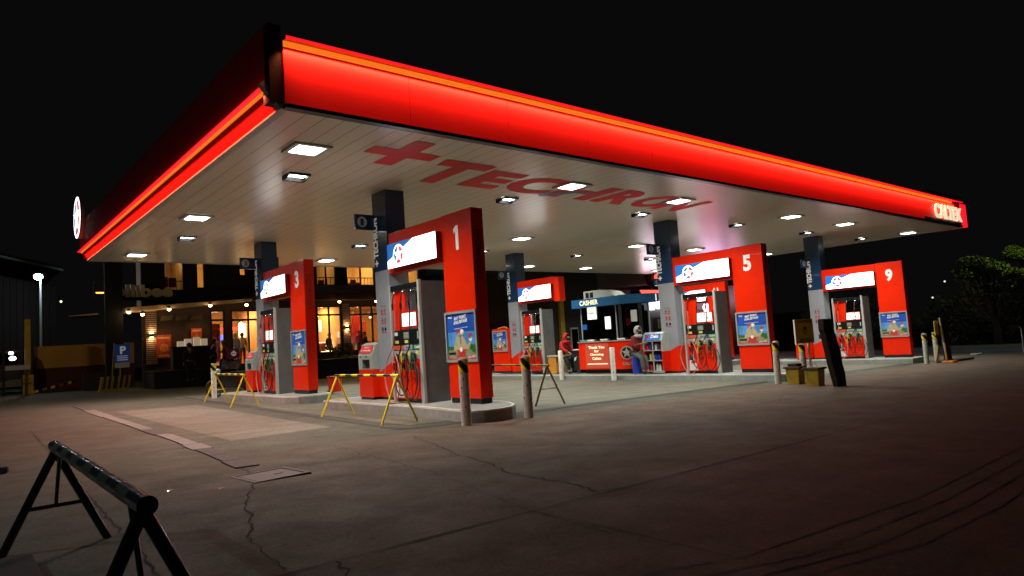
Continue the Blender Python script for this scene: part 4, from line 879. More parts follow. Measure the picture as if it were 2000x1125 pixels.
t=empty('restaurant_building',(18,YF,0),'dark two-storey restaurant with warm lit windows and an unlit letter sign','building')
RO=V(t.location)
def rb(mb,name,m,par=None,**k):
    mb.v=[(a-RO.x,b-RO.y,c-RO.z) for a,b,c in mb.v]; return mb.build(name,m,par or t,**k)
LH=[(10.8,11.46,FZ,3.87),(11.84,13.6,FZ,3.85),(14.0,16.2,1.3,4.0),(16.62,18.07,1.3,4.0),(18.64,22.4,1.3,3.98),(23.2,29.0,1.3,4.0),(29.5,31.2,.3,4.06)]
UH=[(8.62,9.54,4.9,7.2),(10.16,10.54,5.02,7.2),(12.32,12.66,5.7,7.2),(14.4,15.8,5.2,7.2),(16.65,17.86,5.2,7.2),(18.56,20.4,5.2,7.2),(21.2,23.6,5.2,7.2)]
p=MB()
for a,b,c,d in holes(7.6,31.5,-.4,4.28,LH): p.box(a,b,YF,YF+.18,c,d)
rb(p,'wall','wall_brown')
p=MB()
for a,b,c,d in holes(7.6,24.2,4.28,7.6,UH): p.box(a,b,YF+.004,YF+.18,c+.003,d)
rb(p,'upper_wall','wall_dark')
p=MB(); p.box(13.2,31.5,YF-.9,YF-.003,4.66,5.14); rb(p,'parapet','wall_purple')
p=MB(); p.box(12.6,31.5,YF-1.0,YF-.003,4.30,4.655); rb(p,'eave','wall_maroon')
p=MB(); p.prism([(6.7,3.80),(12.6,4.27),(12.6,4.40),(6.7,4.02)],YF-1.0,YF-.003,lambda a,b,h:(a,h,b)); rb(p,'sloping_eave','cream')
p=MB(); p.box(6.7,13.2,YF-.5,YF-.003,4.42,4.9); rb(p,'sign_board','blackmatte')
p=MB(); p.box(24.2,31.5,YF-.7,YF-.01,5.15,5.9); rb(p,'side_band','navy')
p=MB(); p.box(5.90,6.62,YF-.9,YF-.6,-.2,6.9); rb(p,'pillar','blackmatte')
p=MB(); p.box(7.6,31.5,YF-2.2,YF-.002,-.5,FZ-.01); rb(p,'platform','wall_dark')
for a,b,c,d in LH+UH:
    p=MB(); p.box(a,b,YF+.08,YF+.09,c,min(d,7.2)); gl=rb(p,'window','glass')
    p=MB(); n=max(1,round((b-a)/.8)); w_=.035
    for i in range(n+1): xx_=a+(b-a)*i/n; p.box(xx_-w_,xx_+w_,YF-.02,YF+.10,c,d)
    p.box(a,b,YF-.019,YF+.099,c,c+.06); p.box(a,b,YF-.019,YF+.099,d-.06,d)
    if d<4.2: p.box(a,b,YF-.018,YF+.098,d-.56,d-.46)
    rb(p,'window_frame','blackmatte')
# rooms behind the glass
p=MB(); p.box(10.3,31,YF+5,YF+5.1,FZ,4.2); rb(p,'room_wall','cream')
p=MB(); p.box(10.3,31,YF+.19,YF+5,FZ-.05,FZ); rb(p,'room_floor','floor_tile')
p=MB(); p.box(10.3,31,YF+.19,YF+5,4.1,4.2); p.box(8.2,24,YF+.19,YF+4,7.25,7.3); rb(p,'room_ceiling','cream2')
p=MB(); 
for xx_ in(10.3,13.7,18.2,23,29.2): p.box(xx_,xx_+.12,YF+.19,YF+5,FZ,4.1)
for xx_ in(8.2,9.9,12.1,14.2,18.3,21,23.9): p.box(xx_,xx_+.1,YF+.19,YF+4,4.3,7.25)
p.box(8.2,24,YF+4,YF+4.1,4.3,7.25); rb(p,'room_partition','cream2')
p=MB(); p.box(10.86,11.42,YF+.6,YF+.62,FZ+.2,3.2); rb(p,'mural','mural')
p=MB(); p.text('O',(10.92,YF+.59,1.7),*YM,.44,.7,bold=.02); p.text('C',(10.95,YF+.59,2.4),*YM,.4,.6,bold=.0); rb(p,'mural_ring','mural2')
p=MB(); p.box(12.4,13.5,YF+3.8,YF+3.9,2.95,3.15,0); p.box(13.2,13.6,YF+3,YF+3.1,2.5,3.3,1); rb(p,'menu_light',['red_glow','lamp_soft'])
p=MB(); p.box(12.0,12.25,YF+2.5,YF+2.55,2.35,2.65); rb(p,'menu_screen','screen_blue')
p=MB(); p.box(17.35,17.5,YF+2,YF+2.05,2.6,3.3); p.box(17.62,17.78,YF+2,YF+2.05,2.6,3.3); p.box(17.4,18.1,YF+1.4,YF+2.2,1.35,1.95); rb(p,'wall_lamp','lamp_soft')
p=MB()
for xx_ in (17.0,19.2,20.6,22,25,27): p.box(xx_,xx_+.7,YF+1.4,YF+2,1.70,1.75); p.box(xx_+.32,xx_+.38,YF+1.65,YF+1.75,FZ,1.7)
for xx_ in (16.9,18.9,19.6,22.6): p.box(xx_,xx_+1.0,YF+1.2,YF+1.9,5.35,5.40)
rb(p,'table','wall_brown')
restaurant_clutter()
p=MB(); p.prism([(0,1.4),(.5,1.4),(1.1,3.6),(.6,3.6)],YF+3,YF+3.2,lambda a,b,h:(a+19.9,h,b)); p.box(19.5,20.3,YF+1.5,YF+1.7,5.2,5.55); rb(p,'stair_panel','red_dark')
for x_,pw in((11.2,26),(12.8,70),(15,60),(17.4,85),(20,70),(21.8,50),(26,50)): area('room_light',(x_-RO.x,YF+2.2-RO.y,4.05),(0,0,-1),1,1.6,pw*2.3,(1,.50,.14),t)
area('room_light',(30.3-RO.x,2.2,3.9),(0,0,-1),1,1,10,(1,.6,.3),t)
for x_,pw in((9,6),(10.6,50),(13,60),(15,8),(17.2,16),(19.6,95),(22.4,60)): area('room_light',(x_-RO.x,2,7.15),(0,0,-1),1,1.4,pw*1.6,(1,.58,.18),t)
# slatted piers with wall lamps
for x0_,x1_ in((7.73,8.22),(18.16,18.60)):
    p=MB(); z_=1.3
    while z_<4.05 and z_<(3.85 if x0_<9 else 4.2): p.box(x0_,x1_,YF-.10,YF-.004,z_,z_+.055); z_+=.098
    rb(p,'slat_panel','slat_wood')
    p=MB(); p.cyl(((x0_+x1_)/2,YF-.17,2.62),((x0_+x1_)/2,YF-.17,2.78),.09,n=14); sc=rb(p,'wall_lamp','steel_dark')
    for zz_,dd in((2.82,1),(2.58,-1)): area('lamp',((x0_+x1_)/2-RO.x,-.17,zz_),(0,.25,dd),.12,.1,9,(1,.62,.28),t)
    p=MB(); p.cyl(((x0_+x1_)/2,YF-.17,2.785),((x0_+x1_)/2,YF-.17,2.80),.085,n=12); p.cyl(((x0_+x1_)/2,YF-.17,2.60),((x0_+x1_)/2,YF-.17,2.615),.085,n=12); rb(p,'bulb','lamp_warm')
for a in(8.25,8.95,9.65):
    p=MB(); p.prism([(a,3.38),(a+.55,3.40),(a+.70,3.66),(a+.18,3.62)],YF-.6,YF-.55,lambda a_,b,h:(a_,h+(b-3.4)*1.5,b)); rb(p,'awning','olive')
# lettering, only partly lit by the lamps below
p=MB(); p.text('jollibee',(5.95,YF-.53,4.36),*YM,2.9,.78,th=.14,bold=.045); rb(p,'sign_lettering','letter_dim')
# eave spotlights
for i,(x_,z_,lb) in enumerate(((6.82,3.79,'small warm spotlight at the left end of the restaurant eave'),(7.40,3.67,'small warm spotlight hanging lowest under the sloping eave'),(8.56,3.89,'small warm spotlight right of the slatted pier'),(10.47,4.05,'small warm spotlight above the left doorway'),(12.27,4.06,'small warm spotlight above the glass entrance'),(17.5,4.16,'small warm spotlight left of the slatted pier between pumps'),(19.85,4.16,'small warm spotlight right of the slatted pier between pumps'),(30.0,4.0,'small warm spotlight left of column 7'),(31.1,4.08,'small warm spotlight touching the edge of column 7'))):
    q=empty('spotlight',(x_,YF-1.1,z_),lb,'spotlight','warm spotlights under the restaurant eave'); p=MB(); p.cyl((0,0,.02),(0,0,.16),.07,n=12); p.build('housing','black',q); p=MB(); p.ball((0,0,0),(.085,.085,.07),12,8); p.build('bulb','lamp_warm',q); point('lamp',(0,-.05,-.12),4,(1,.6,.26),.06,q)
# posters on the restaurant front
for a,b,c,d,lb in((8.16,8.85,1.55,2.70,'red upright poster beside the left slatted pier'),(9.78,10.30,2.05,2.96,'small reddish menu poster on the dark restaurant wall')):
    q=empty('wall_poster',((a+b)/2,YF-.16,c),lb,'poster'); w_=(b-a)/2; p=MB(); p.box(-w_,w_,0,.03,0,d-c); p.build('board','mural',q)
    p=MB(); p.disc((0,-.001,0),*YM,(0,(d-c)*.45),w_*.6,.002,0,14); p.box(-w_*.8,w_*.8,-.004,-.001,(d-c)*.84,(d-c)*.90,1); p.box(-w_*.7,w_*.7,-.004,-.001,(d-c)*.06,(d-c)*.14,1); p.build('print',['mural2','cream'],q); area('lamp',(0,-.5,d-c+.2),(0,.6,-1),.3,.1,3,(1,.5,.2),q)
# order counter with white boxes
q=empty('order_counter',(9.55,YF-1.2,FZ),'dark order counter in front of the restaurant wall','counter'); p=MB(); p.box(-.95,.85,-.25,.25,0,1.05); p.build('body','wall_dark',q,bevel=.01); p=MB(); p.box(-1.0,.9,-.3,.3,1.052,1.10); p.build('top','wall_brown',q)
for i,(dx,h_,lb) in enumerate(((-.55,.26,'white takeaway box at the left of the order counter'),(-.22,.36,'taller white takeaway box on the order counter'),(.18,.42,'dark framed white display on the order counter'),(.52,.34,'white lit display at the right of the order counter'))):
    p=MB(); p.bbox(-.15,.15,-.1,.1,0,h_,.008); o=p.build('takeaway_box','white_glow_dim'); o.location=(9.55+dx,YF-1.25,FZ+1.102); tag(o,lb,'box')
# people at the restaurant
person((12.32,YF+.9,FZ),math.pi/2+.3,'person in cream headscarf and dark coat standing in the entrance','cloth_grey','cloth_black',hood='cloth_cream',skirt='cloth_black',arm='down')
person((12.75,YF+1.2,FZ),math.pi/2-.4,'person with white backpack half hidden behind the entrance frame','cloth_white','cloth_black',arm='down')
person((9.05,YF-2.6,FZ-.6),math.pi/2,'dark silhouetted person with helmet standing before the order counter','cloth_black','cloth_black',cap='black',scale=1.05)
person((10.75,YF-2.3,FZ-.35),math.pi-.2,'person in olive shirt and yellow cap reaching out by the doorway','cloth_olive','cloth_black',cap='cloth_cream',arm='front',scale=.95)
person((10.15,YF-2.4,FZ-.4),.1,'dark-haired person facing the capped delivery rider','cloth_black','cloth_black')
person((19.76,YF+1.1,FZ),-math.pi/2,'staff member in red shirt behind the right window','cloth_red','cloth_black',scale=.92)
person((17.72,YF+1.0,FZ),-math.pi/2+.5,'seated diner with red cap beside the bright table','cloth_black','cloth_black',pose='sit',cap='cloth_red')
person((16.9,YF+1.3,FZ),.2,'seated diner left of the bright table','cloth_olive','cloth_black',pose='sit')
person((19.05,YF+1.2,FZ),2.6,'seated diner in dark shirt behind the right window','cloth_black','cloth_black',pose='sit')
person((20.15,YF+1.0,FZ),3.0,'seated diner close to the column behind the right window','cloth_black','cloth_black',pose='sit')
q=empty('delivery_bag',(10.95,YF-2.75,FZ+.35),'square pink delivery bag with a round white animal face','bag'); p=MB(); p.bbox(-.28,.28,-.2,.2,0,.5,.03); p.build('bag','pinkbag',q); p=MB(); p.disc((0,-.201,.26),*YM,(0,0),.13,.002,0,18); p.disc((0,-.201,.26),*YM,(-.10,.10),.04,.004,1,10); p.disc((0,-.201,.26),*YM,(.10,.10),.04,.004,1,10); p.disc((0,-.201,.26),*YM,(-.05,.0),.03,.005,1,8); p.disc((0,-.201,.26),*YM,(.05,.0),.03,.005,1,8); p.build('mark',['white_print_glow','black'],q)
q=empty('delivery_motorcycle',(10.9,YF-2.75,FZ-.55),'dark delivery motorcycle under the pink bag','motorcycle')
for x_ in(-.7,.45): p=MB(); p.cyl((x_,-.05,.3),(x_,.05,.3),.29,n=20); p.build('wheel','rubber',q)
p=MB(); p.prism([(-.5,.4),(.3,.35),(.45,.88),(-.1,.8),(-.45,.95),(-.55,.7)],-.13,.13,lambda a,b,h:(a,h,b)); p.build('body','blackgloss',q,bevel=.03)
# planter bushes and railing
def bush(name,c,r,n,m,s,par=None):
    p=MB()
    for i in range(n):
        while True:
            q_=V([random.uniform(-1,1) for _ in range(3)])
            if .25<q_.length<1: break
        c_=V(c)+V((q_.x*r[0],q_.y*r[1],q_.z*r[2])); a=V([random.uniform(-1,1) for _ in range(3)]).normalized()*s*random.uniform(.5,1.3); b=a.orthogonal().normalized()*a.length*.55
        p.add([c_-a,c_+b,c_+a,c_-b],[(0,1,2,3)])
    return p.build(name,m,par)
for i,(x_,z_,r,lb) in enumerate(((17.0,1.05,.32,'low bush left end of the planter between pumps 3 and 1'),(17.58,1.15,.36,'middle leafy bush under the lit restaurant window'),(18.6,1.25,.42,'tall round dark bush below the slatted pier'),(19.3,1.1,.3,'small bush right of the round dark bush'),(14.6,1.1,.4,'bush by the restaurant platform behind pump 3'))):
    q=empty('bush',(x_,YF-1.8,FZ-.02),lb,'bush','bushes on the restaurant planter'); bush('foliage',(0,0,.42),(r,r*.8,.42),420,'plant',.07,q); p=MB(); p.cyl((0,0,-.0),(0,0,.35),.03,n=6); p.build('stem','bark',q)
q=empty('railing',(17.4,YF-2.3,FZ-.9),'thin metal railing in front of the planter bushes','railing'); p=MB()
for x_ in(-.85,-.1,.6): p.cyl((x_,0,0),(x_,0,1.0),.025,n=8)
p.build('post','steel_dark',q); p=MB(); p.cyl((-.85,0,.98),(.6,0,.98),.02,n=8); p.cyl((-.85,0,.6),(.6,0,.6),.015,n=8); p.build('rail','steel_dark',q)
p=MB(); p.box(15.5,20.5,34.0,34.3,-.6,.35); tag(p.build('low_wall','wall_dark'),'low dark wall in front of the planter bushes','wall')
# ------------------------------------------------------------------ left background
t=empty('ochre_wall',(5,42,G(5,42)),'long ochre yard wall with maroon lower half','wall'); zz0=-.2
p=MB(); p.box(-1.2,3.2,0,.25,1.20,2.32); p.build('upper_band','wall_ochre',t); p=MB(); p.box(-1.2,3.2,.003,.25,-.3,1.197); p.build('lower_band','wall_maroon',t)
p=MB(); p.box(-1.32,-1.2,-.06,.3,-.3,2.36); p.build('pier','wall_purple',t)
area('wall_glow',(1.0,-3.2,3.3),(0,1,-.45),3.0,.2,14,(1,.72,.35),t) if False else None
q=empty('kerb_ramp',(4.2,40.5,.3),'yellow and black striped kerb rising along the ochre wall','kerb'); p=MB()
for i in range(12): p.prism([(i*.17-1.0,-.12+i*.038),(i*.17-.83,-.082+i*.038),(i*.17-.83,.03+i*.038),(i*.17-1.0,-.01+i*.038)],-.1,.1,lambda a,b,h:(a,h,b),i%2)
p.build('kerb',['yellow','black'],q)
q=empty('yellow_post',(3.18,39,G(3,39)),'tall dull yellow square post at the yard entrance','post'); p=MB(); p.box(-.11,.11,-.11,.11,0,3.5); p.build('shaft','yellow_dull',q); p=MB(); p.bbox(-.22,.22,-.2,.2,0,.9,.02); p.build('base','yellow_dull',q)
q=empty('shop_wall',(4.9,38.6,G(5,38)),'black service wall left of the restaurant pillar','wall'); p=MB(); p.box(.45,1.2,0,.2,0,.85); p.box(-.1,1.1,.3,.4,3.55,3.75); p.build('panel','wall_dark',q); p=MB(); p.prism([(-.1,3.62),(1.1,3.68),(1.1,3.76),(-.1,3.65)],.0,.29,lambda a,b,h:(a,h,b)); p.build('eave','cream',q)
q=empty('tube_lamp',(5.92,37.3,4.84),'short warm tube lamp left of the black pillar','lamp'); p=MB(); p.cyl((-.2,0,0),(.2,0,0),.035,n=10); p.build('tube','orange_glow',q); p=MB(); p.cyl((-.3,0,-.3),(-.3,0,.55),.02,n=8); p.cyl((-.3,0,.55),(.1,0,.58),.02,n=8); p.build('bracket','steel_dark',q)
q=empty('parking_sign',(6.41,35.85,G(6.7,37.8)),'blue parking sign with white letter P on a post','sign'); p=MB(); p.cyl((0,0,-.1),(0,0,2.0),.03,n=8); p.cyl((-.38,0,-.1),(-.22,0,2.2),.025,n=8); p.build('post','yellow_dull',q); 
zq=G(6.7,37.8); p=MB(); p.box(-.22,.42,-.05,-.03,1.46-zq,2.30-zq); bd=p.build('board','signblue',q); p=MB(); p.box(-.22,.38,-.055,-.03,1.22-zq,1.45-zq); p.build('plate','paper',q); p=MB(); p.text('P',(.0,-.051,1.85-zq),*YM,.24,.36,off=.003,bold=.04)
for i in range(3): p.box(-.12,.32,-.054,-.052,1.56+i*.09-zq,1.59+i*.09-zq)
p.build('lettering','white_print_glow',bd)
q=empty('striped_barrier',(6.15,35.8,G(6.2,35.8)),'low yellow and black striped concrete barrier under the parking sign','barrier'); p=MB(); p.prism([(-.66,-.03),(.62,-.03),(.55,.12),(-.6,.12)],-.2,.2,lambda a,b,h:(a,h,b),0)
for i in range(6): a=-.60+i*.21+(.05 if i>2 else 0); p.prism([(a,.12),(a+.10,.12),(a+.18,.68),(a+.08,.68)],-.12,.12,lambda a_,b,h:(a_,h,b),0); p.prism([(a+.10,.12),(a+.20,.12),(a+.28,.68),(a+.18,.68)],-.118,.118,lambda a_,b,h:(a_,h,b),1)
p.build('block',['yellow_dull','black'],q)
q=empty('van',(2.4,41,G(2.4,41)),'vehicle facing the yard with two bright headlights at the left edge','van'); 
p=MB(); p.prism([(-1.0,.35),(1.0,.35),(1.0,1.5),(.85,2.1),(-.85,2.1),(-1.0,1.5)],0,4.0,lambda a,b,h:(a,h,b)); p.build('body','wall_dark',q,bevel=.05)
p=MB(); p.box(-.8,.8,-.02,-.005,1.45,2.0); p.build('windscreen','glass_dark',q); p=MB(); p.box(-1.02,1.02,-.12,.0,.35,.6); p.build('bumper','grey_side',q)
for x_ in(-.95,.75): p=MB(); p.cyl((x_,.8,.33),(x_+.2,.8,.33),.33,n=18); p.build('wheel','rubber',q)
for x_,z_,r in((.28,1.98,.10),(.34,1.72,.14)): p=MB(); p.ball((x_,-.06,z_),(r,.05,r*.75),14,8); p.build('headlight','lamp_white',q)
q=empty('gate_barrier',(2.4,38.6,G(2.4,38.6)),'pale blue-grey barrier board left of the yellow post','barrier'); p=MB(); p.box(-.15,.85,0,.06,1.15,1.36); p.build('board','grey_panel',q); p=MB(); p.box(-.2,-.1,-.02,.08,0,2.4); p.box(.5,.56,0,.06,0,1.15); p.build('post','steel_dark',q); p=MB(); p.cyl((-.1,.03,.65),(.8,.03,.7),.03,n=6); p.build('rail','grey_side',q)
q=empty('barn_building',(-2,52,G(-2,52)),'dark corrugated building with slanting roof edge at the left','building'); p=MB()
x_=-14.
while x_<7.5: p.box(x_,x_+.32,0,.3+.05*(int(x_*3)%2),0,9.0-.5*max(0,(x_+5)*.45)); x_+=.34
p.build('wall','wall_dark',q); p=MB(); p.prism([(-14,12.6),(8.0,7.2),(8.0,7.35),(-14,12.9)],-1.2,8,lambda a,b,h:(a,h,b)); p.build('roof','steel_dark',q); p=MB(); p.prism([(-14,12.5),(8.0,7.05),(8.0,7.19),(-14,12.59)],-1.4,-1.2,lambda a,b,h:(a,h,b)); p.build('gutter','grey_side',q)
q=empty('street_lamp',(4.55,47.9,G(4.5,48)),'tall lit street lamp with a bright white head behind the ochre wall','street lamp'); p=MB(); p.cyl((0,0,0),(0,0,6.4),.085,.055,10); p.build('pole','grey_light',q); p=MB(); p.ball((-.10,.05,6.6),(.30,.22,.18),14,8); p.build('lamp_head','grey_side',q); p=MB(); p.ball((-.12,-.16,6.5),(.22,.16,.18),14,8); p.build('lens','lamp_hot',q); point('lamp',(-.15,-.9,6.2),95,(.75,.9,1),.2,q)
# ------------------------------------------------------------------ right background
q=empty('rear_shop',(34,28,G(34,28)),'dark shop building behind the cashier booth with neon signs','building'); zz=-G(34,28)
def zb(p_,n_,m_,**k): p_.v=[(a-34,b-28,c-G(34,28)) for a,b,c in p_.v]; return p_.build(n_,m_,q,**k)
p=MB(); p.box(26.5,30.5,28,34,-.8,5.6); zb(p,'dark_wall','wall_dark'); p=MB(); p.prism([(30.5,4.1),(34.8,4.4),(47,4.9),(47,6.5),(30.5,6.5)],27.9,33,lambda a,b,h:(a,h,b)); zb(p,'fascia_wall','wall_purple')
p=MB(); p.box(30.5,34.2,28.5,33,-.8,4.1); zb(p,'back_wall','wall_dark'); p=MB(); p.box(34.2,39,28,33,-.8,3.3); zb(p,'shop_front','grey_side'); p=MB(); p.box(39,47.5,28.4,33,-.8,4.4); zb(p,'shop_side','wall_brown')
p=MB(); p.box(27.1,27.4,27.8,27.99,-.6,3.7); zb(p,'yellow_pipe','yellow_dull')
p=MB(); p.box(27.95,28.55,27.9,27.99,-.5,1.84,0); p.box(28.0,28.5,27.88,27.9,-.4,1.75,1); zb(p,'glass_door',['silver','glass_dark'])
p=MB()
for i in range(16): p.box(34.3+i*.26,34.4+i*.26,27.6,27.72,3.56,3.92)
p.box(34.2,38.5,27.6,27.72,3.92,4.0); p.box(34.2,38.5,27.6,27.72,3.5,3.56); zb(p,'neon_rail','redneon')
p=MB()
for c0 in ((36.0,.9),(36.0,.0)): pass
p.cyl((36.0,27.7,5.0),(36.0,27.95,5.0),.95,n=28); zb(p,'extractor_fan','steel_dark'); p=MB(); p.ball((36.0,27.6,4.85),(.34,.15,.24),14,8); zb(p,'beacon','redneon')
D('sign_white',(.9,.9,.9),.4,var=0,em=4,emcol=(1,.95,1))
p=MB()
def blob(x0,x1,z0,z1,y=27.7,m=0): p.bbox(0,1,0,1,0,1,.2,m) if False else p.prism([(x0+.12,z0),(x1-.12,z0),(x1,z0+.15),(x1,z1-.15),(x1-.12,z1),(x0+.12,z1),(x0,z1-.15),(x0,z0+.15)],y,y+.12,lambda a,b,h:(a,h,b),m)
blob(34.45,35.62,2.72,3.28); blob(34.6,35.1,3.28,3.5); blob(35.80,36.9,2.78,3.36); blob(37.0,38.0,2.85,3.4); zb(p,'lit_sign','sign_white')
p=MB(); p.text('D',(36.1,27.69,2.9),*YM,.4,.34,off=.002); zb(p,'sign_letter','orange_glow')
p=MB(); blob(40.0,40.7,3.15,3.6); blob(40.75,42.6,3.2,3.7); blob(42.7,43.6,3.25,3.7); blob(41.1,42.5,2.35,3.02); blob(42.7,43.0,2.5,3.05); blob(43.1,44.1,2.45,3.15); zb(p,'lit_sign','pinkwhite_glow')
p=MB(); blob(45.3,46.3,2.75,4.0); zb(p,'lit_sign','sign_white'); p=MB(); blob(46.32,46.42,2.9,3.9); p.text('S',(45.55,27.69,3.0),*YM,.55,.8,off=.002); zb(p,'sign_letter','magenta_glow')
p=MB(); 
for i in range(9): p.ball((45.5+.02*i,27.5,2.2-i*.22),(.09,.05,.08),8,6)
p.ball((45.5,27.5,1.4),(.2,.08,.2),8,6); zb(p,'vertical_sign','orange_glow')
area('sign_glow',(36-34,-.6,3.1-G(34,28)),(0,-1,.35),3,.7,60,(.95,.75,1),q); area('sign_glow',(43-34,-.6,3.1-G(34,28)),(0,-1,.4),4,.8,75,(1,.35,.85),q)
p=MB(); p.box(35.6,37.2,27.9,27.99,.4,2.2,0)
for i in range(5): p.box(36.0+i*.2,36.1+i*.2,27.85,27.9,1.5,2.1,1)
p.box(36.9,37.3,27.85,27.9,.9,1.3,2); zb(p,'shop_window',['wall_brown','grey_light','orange_glow'])
for x_,y_,z_,m_,lb in ((3.9,56,3.0,'white','tiny distant white light left above the ochre wall'),(4.6,56,6.0,'white','faint distant light under the slanting roof edge'),(9.5,56,2.9,'white','tiny distant light between the wall and the restaurant pillar'),(6.6,57,6.1,'warm','tiny distant warm light high beside the street lamp'),(56,17.3,3.6,'white','small distant white light left of the trees'),(56,18.2,2.5,'white','faint distant light low left of the trees'),(56,13.4,2.4,'warm','tiny distant light below the right tree')):
    o=empty('distant_lamp',(x_,y_,z_),lb,'lamp'); p=MB(); p.ball((0,0,0),.07,8,6); p.build('bulb','lamp_soft' if m_=='warm' else 'white_glow_soft',o); p=MB(); p.cyl((0,0,.06),(0,0,.25),.03,n=6); p.build('fitting','steel_dark',o)
q=empty('low_building',(54.5,29,G(54,29)),'low dark shed beyond gantry 5 at the right','building'); p=MB(); p.box(-5.6,2.8,0,4,-.3,3.0); p.build('wall','wall_dark',q); p=MB(); p.box(-5.8,3.0,-.3,4.2,3.0,3.15); p.build('roof','wall_purple',q); p=MB(); p.box(-5,-2.6,-.03,-.005,.3,2.4); p.box(-2.2,.2,-.03,-.005,.3,2.4); p.build('door','steel_dark',q)
q=empty('flood_lamp',(46.9,27.8,4.1),'small bluish floodlight right of gantry 5','floodlight'); p=MB(); p.cyl((0,.3,.3),(0,.05,.05),.05,n=8); p.build('bracket','steel_dark',q); p=MB(); p.ball((0,0,0),(.26,.15,.24),12,8); p.build('lens','lamp_blue',q)
# far right: kerb, stand, rubble, lamp outside the picture and the lit tree
p=MB(); 
for a,b in(((38.5,9.2),(48,22)),): pass
p.add([quadz(39.5,16,.0),quadz(38.0,7.5,0),quadz(70,7.5,0),quadz(70,16,0),quadz(39.5,16,.12),quadz(38.0,7.5,.12),quadz(70,7.5,.12),quadz(70,16,.12)],[(4,5,6,7),(0,4,7,3),(0,1,5,4),(1,2,6,5)]); struct(p,'pavement','pavement_blue','dim raised pavement at the far right')
q=empty('warning_stand',(36.6,8.55,G(36.6,8.5)),'small yellow folding warning stand at the right edge','warning stand'); p=MB(); p.prism([(-.0,.30),(.26,.30),(.10,1.02),(.03,1.02)],-.02,.02,lambda a,b,h:(a,h,b)); p.build('flag','yellow',q); p=MB(); p.cyl((0,0,0),(.02,0,1.1),.022,n=8); p.cyl((.02,0,1.1),(-.2,0,1.12),.018,n=8); p.build('post','silver',q)
q=empty('rubble_heap',(34.4,9.8,G(34.4,9.8)),'small pale heap of rubble near the far pavement','rubble'); p=MB()
for i in range(10): a=random.uniform(-.3,.3); p.ball((a,random.uniform(-.15,.15),.03),(random.uniform(.05,.12),.08,.05),7,5)
p.build('stones','concrete_light',q)
def tree(x,y,lab,trunk_h,clumps,seed):
    clumps=[(c,tuple(v*1.12 for v in r),int(n*1.6)) for c,r,n in clumps]
    random.seed(seed); t=empty('leafy_tree',(x,y,G(x,y)),lab,'tree','trees at the far right'); p=MB()
    p.cyl((0,0,-.1),(.1,.1,trunk_h*.55),.22,.16,10); p.cyl((.1,.1,trunk_h*.55),(.0,.2,trunk_h),.16,.09,10)
    for c,r,n in clumps: p.tube([(.05,.1,trunk_h*.55),tuple(V(c)*.5+V((.02,.05,trunk_h*.42))),c],.05,6,0,3)
    p.build('trunk','bark',t); p=MB()
    clumps=clumps+[((.9,.2,3.2),(1.1,1.9,1.6),1800)]
    for c,r,n in clumps:
        for i in range(n):
            while True:
                q_=V([random.uniform(-1,1) for _ in range(3)])
                if .35<q_.length<1 and math.sin(q_.x*7+seed)*math.sin(q_.y*6)*math.sin(q_.z*8+1)>-.30: break
            c_=V(c)+V((q_.x*r[0],q_.y*r[1],q_.z*r[2])); a=V([random.uniform(-1,1) for _ in range(3)]).normalized()*random.uniform(.05,.13); b=a.orthogonal().normalized()*a.length*.6
            p.add([c_-a,c_+b,c_+a,c_-b],[(0,1,2,3)])
    p.build('crown','leaf',t); return t
p=MB(); random.seed(11)
for i in range(9000):
    y_=random.uniform(3,24); h_=2.6+.9*math.sin(y_*1.3)+.5*math.sin(y_*3.1); x_=51.5+random.uniform(-1.2,1.2)+.4*math.sin(y_*2); z_=G(x_,y_)+random.random()**.7*max(.6,h_)
    c_=V((x_,y_,z_)); a=V([random.uniform(-1,1) for _ in range(3)]).normalized()*random.uniform(.08,.2); b=a.orthogonal().normalized()*a.length*.6; p.add([c_-a,c_+b,c_+a,c_-b],[(0,1,2,3)])
tag(p.build('shrubbery','leaf_dark'),'dark mass of shrubs behind the far right pavement','shrubs',None,'stuff')
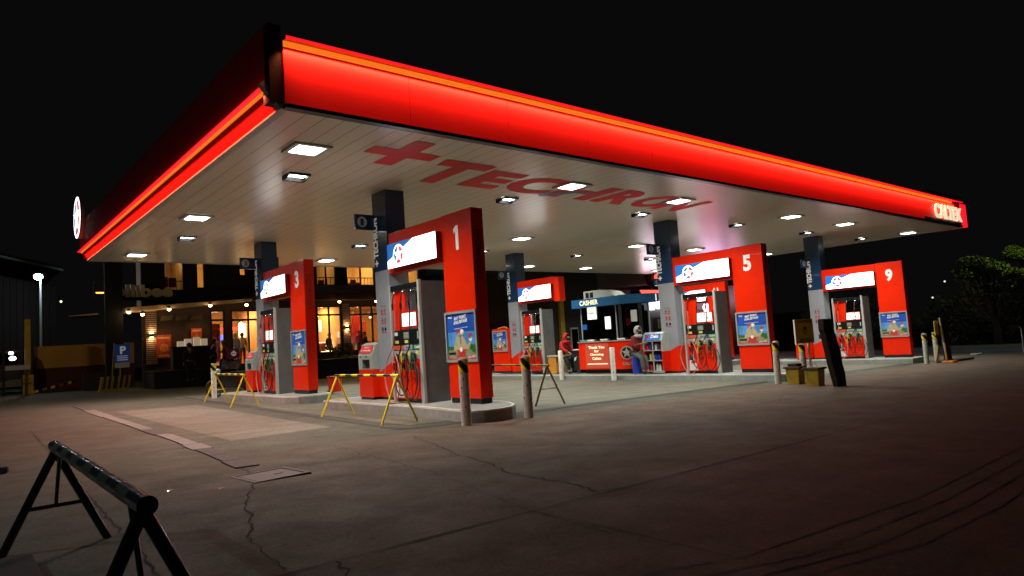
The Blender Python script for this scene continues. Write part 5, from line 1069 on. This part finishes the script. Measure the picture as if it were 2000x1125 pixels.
tree(48,12.35,'sprawling tree lit yellow-green from the right, left of the two',4.4,[((-.2,.9,5.1),(.6,.7,.38),1700),((.1,.3,4.95),(.7,.5,.36),1500),((0,-.3,4.65),(.6,.6,.32),1300),((.1,-.9,4.3),(.6,.6,.26),1100),((.3,-1.4,4.05),(.4,.5,.2),600),((-.3,1.3,4.5),(.7,.6,.5),400),((.4,.2,3.6),(1.2,1.4,.6),160)],3)
tree(49.5,10.6,'taller tree with bright yellow-green top at the right edge',4.6,[((0,.9,5.55),(.5,.45,.42),1300),((-.1,.4,5.35),(.6,.5,.35),1500),((.0,-.2,5.15),(.6,.6,.4),1500),((0,-.9,5.3),(.7,.7,.5),1500),((0,.2,4.3),(.6,.5,.35),900),((.2,-.7,4.4),(.7,.6,.4),900),((.5,.3,3.4),(1.2,1.3,.8),160)],5)
q=empty('street_lamp',(-8,9,G(-8,9)),'unseen bluish fill lamp on a pole, added left of the forecourt','street lamp'); p=MB(); p.cyl((0,0,0),(0,0,7.2),.11,.08,10); p.build('pole','grey_side',q); p=MB(); p.ball((.3,0,7.3),(.4,.2,.12),12,8); p.build('lamp_head','grey_side',q); area('lamp',(.4,0,7.15),(.75,-.1,-1),.3,.2,90,(.70,.90,1),q,75)  # unseen lamp, added as fill on barricades, bollards and kerbs
q=empty('street_lamp',(-3.2,33,G(-3,33)),'unseen warm lamp post added off the left edge to light the ochre wall','street lamp'); p=MB(); p.cyl((0,0,0),(0,0,6.2),.11,.08,10); p.build('pole','grey_side',q); p=MB(); p.ball((.2,.2,6.3),(.35,.2,.12),12,8); p.build('lamp_head','grey_side',q); area('lamp',(.3,.3,6.1),(.35,.35,-1),.3,.2,150,(1,.75,.42),q)  # unseen lamp, added to brighten the ochre wall and parking sign
q=empty('street_lamp',(47.0,9.0,G(47,9)),'street lamp just outside the right edge lighting the trees','street lamp'); p=MB(); p.cyl((0,0,0),(0,0,7.0),.11,.08,10); p.build('pole','grey_side',q); p=MB(); p.ball((0,.2,7.1),(.2,.4,.12),12,8); p.build('lamp_head','grey_side',q); p=MB(); p.ball((0,.2,7.02),(.15,.3,.07),12,8); p.build('lens','lamp_blue',q)
area('lamp',(-.2,1.0,7.6),(.2,.6,-1),.3,.3,80,(.95,1,.35),q)
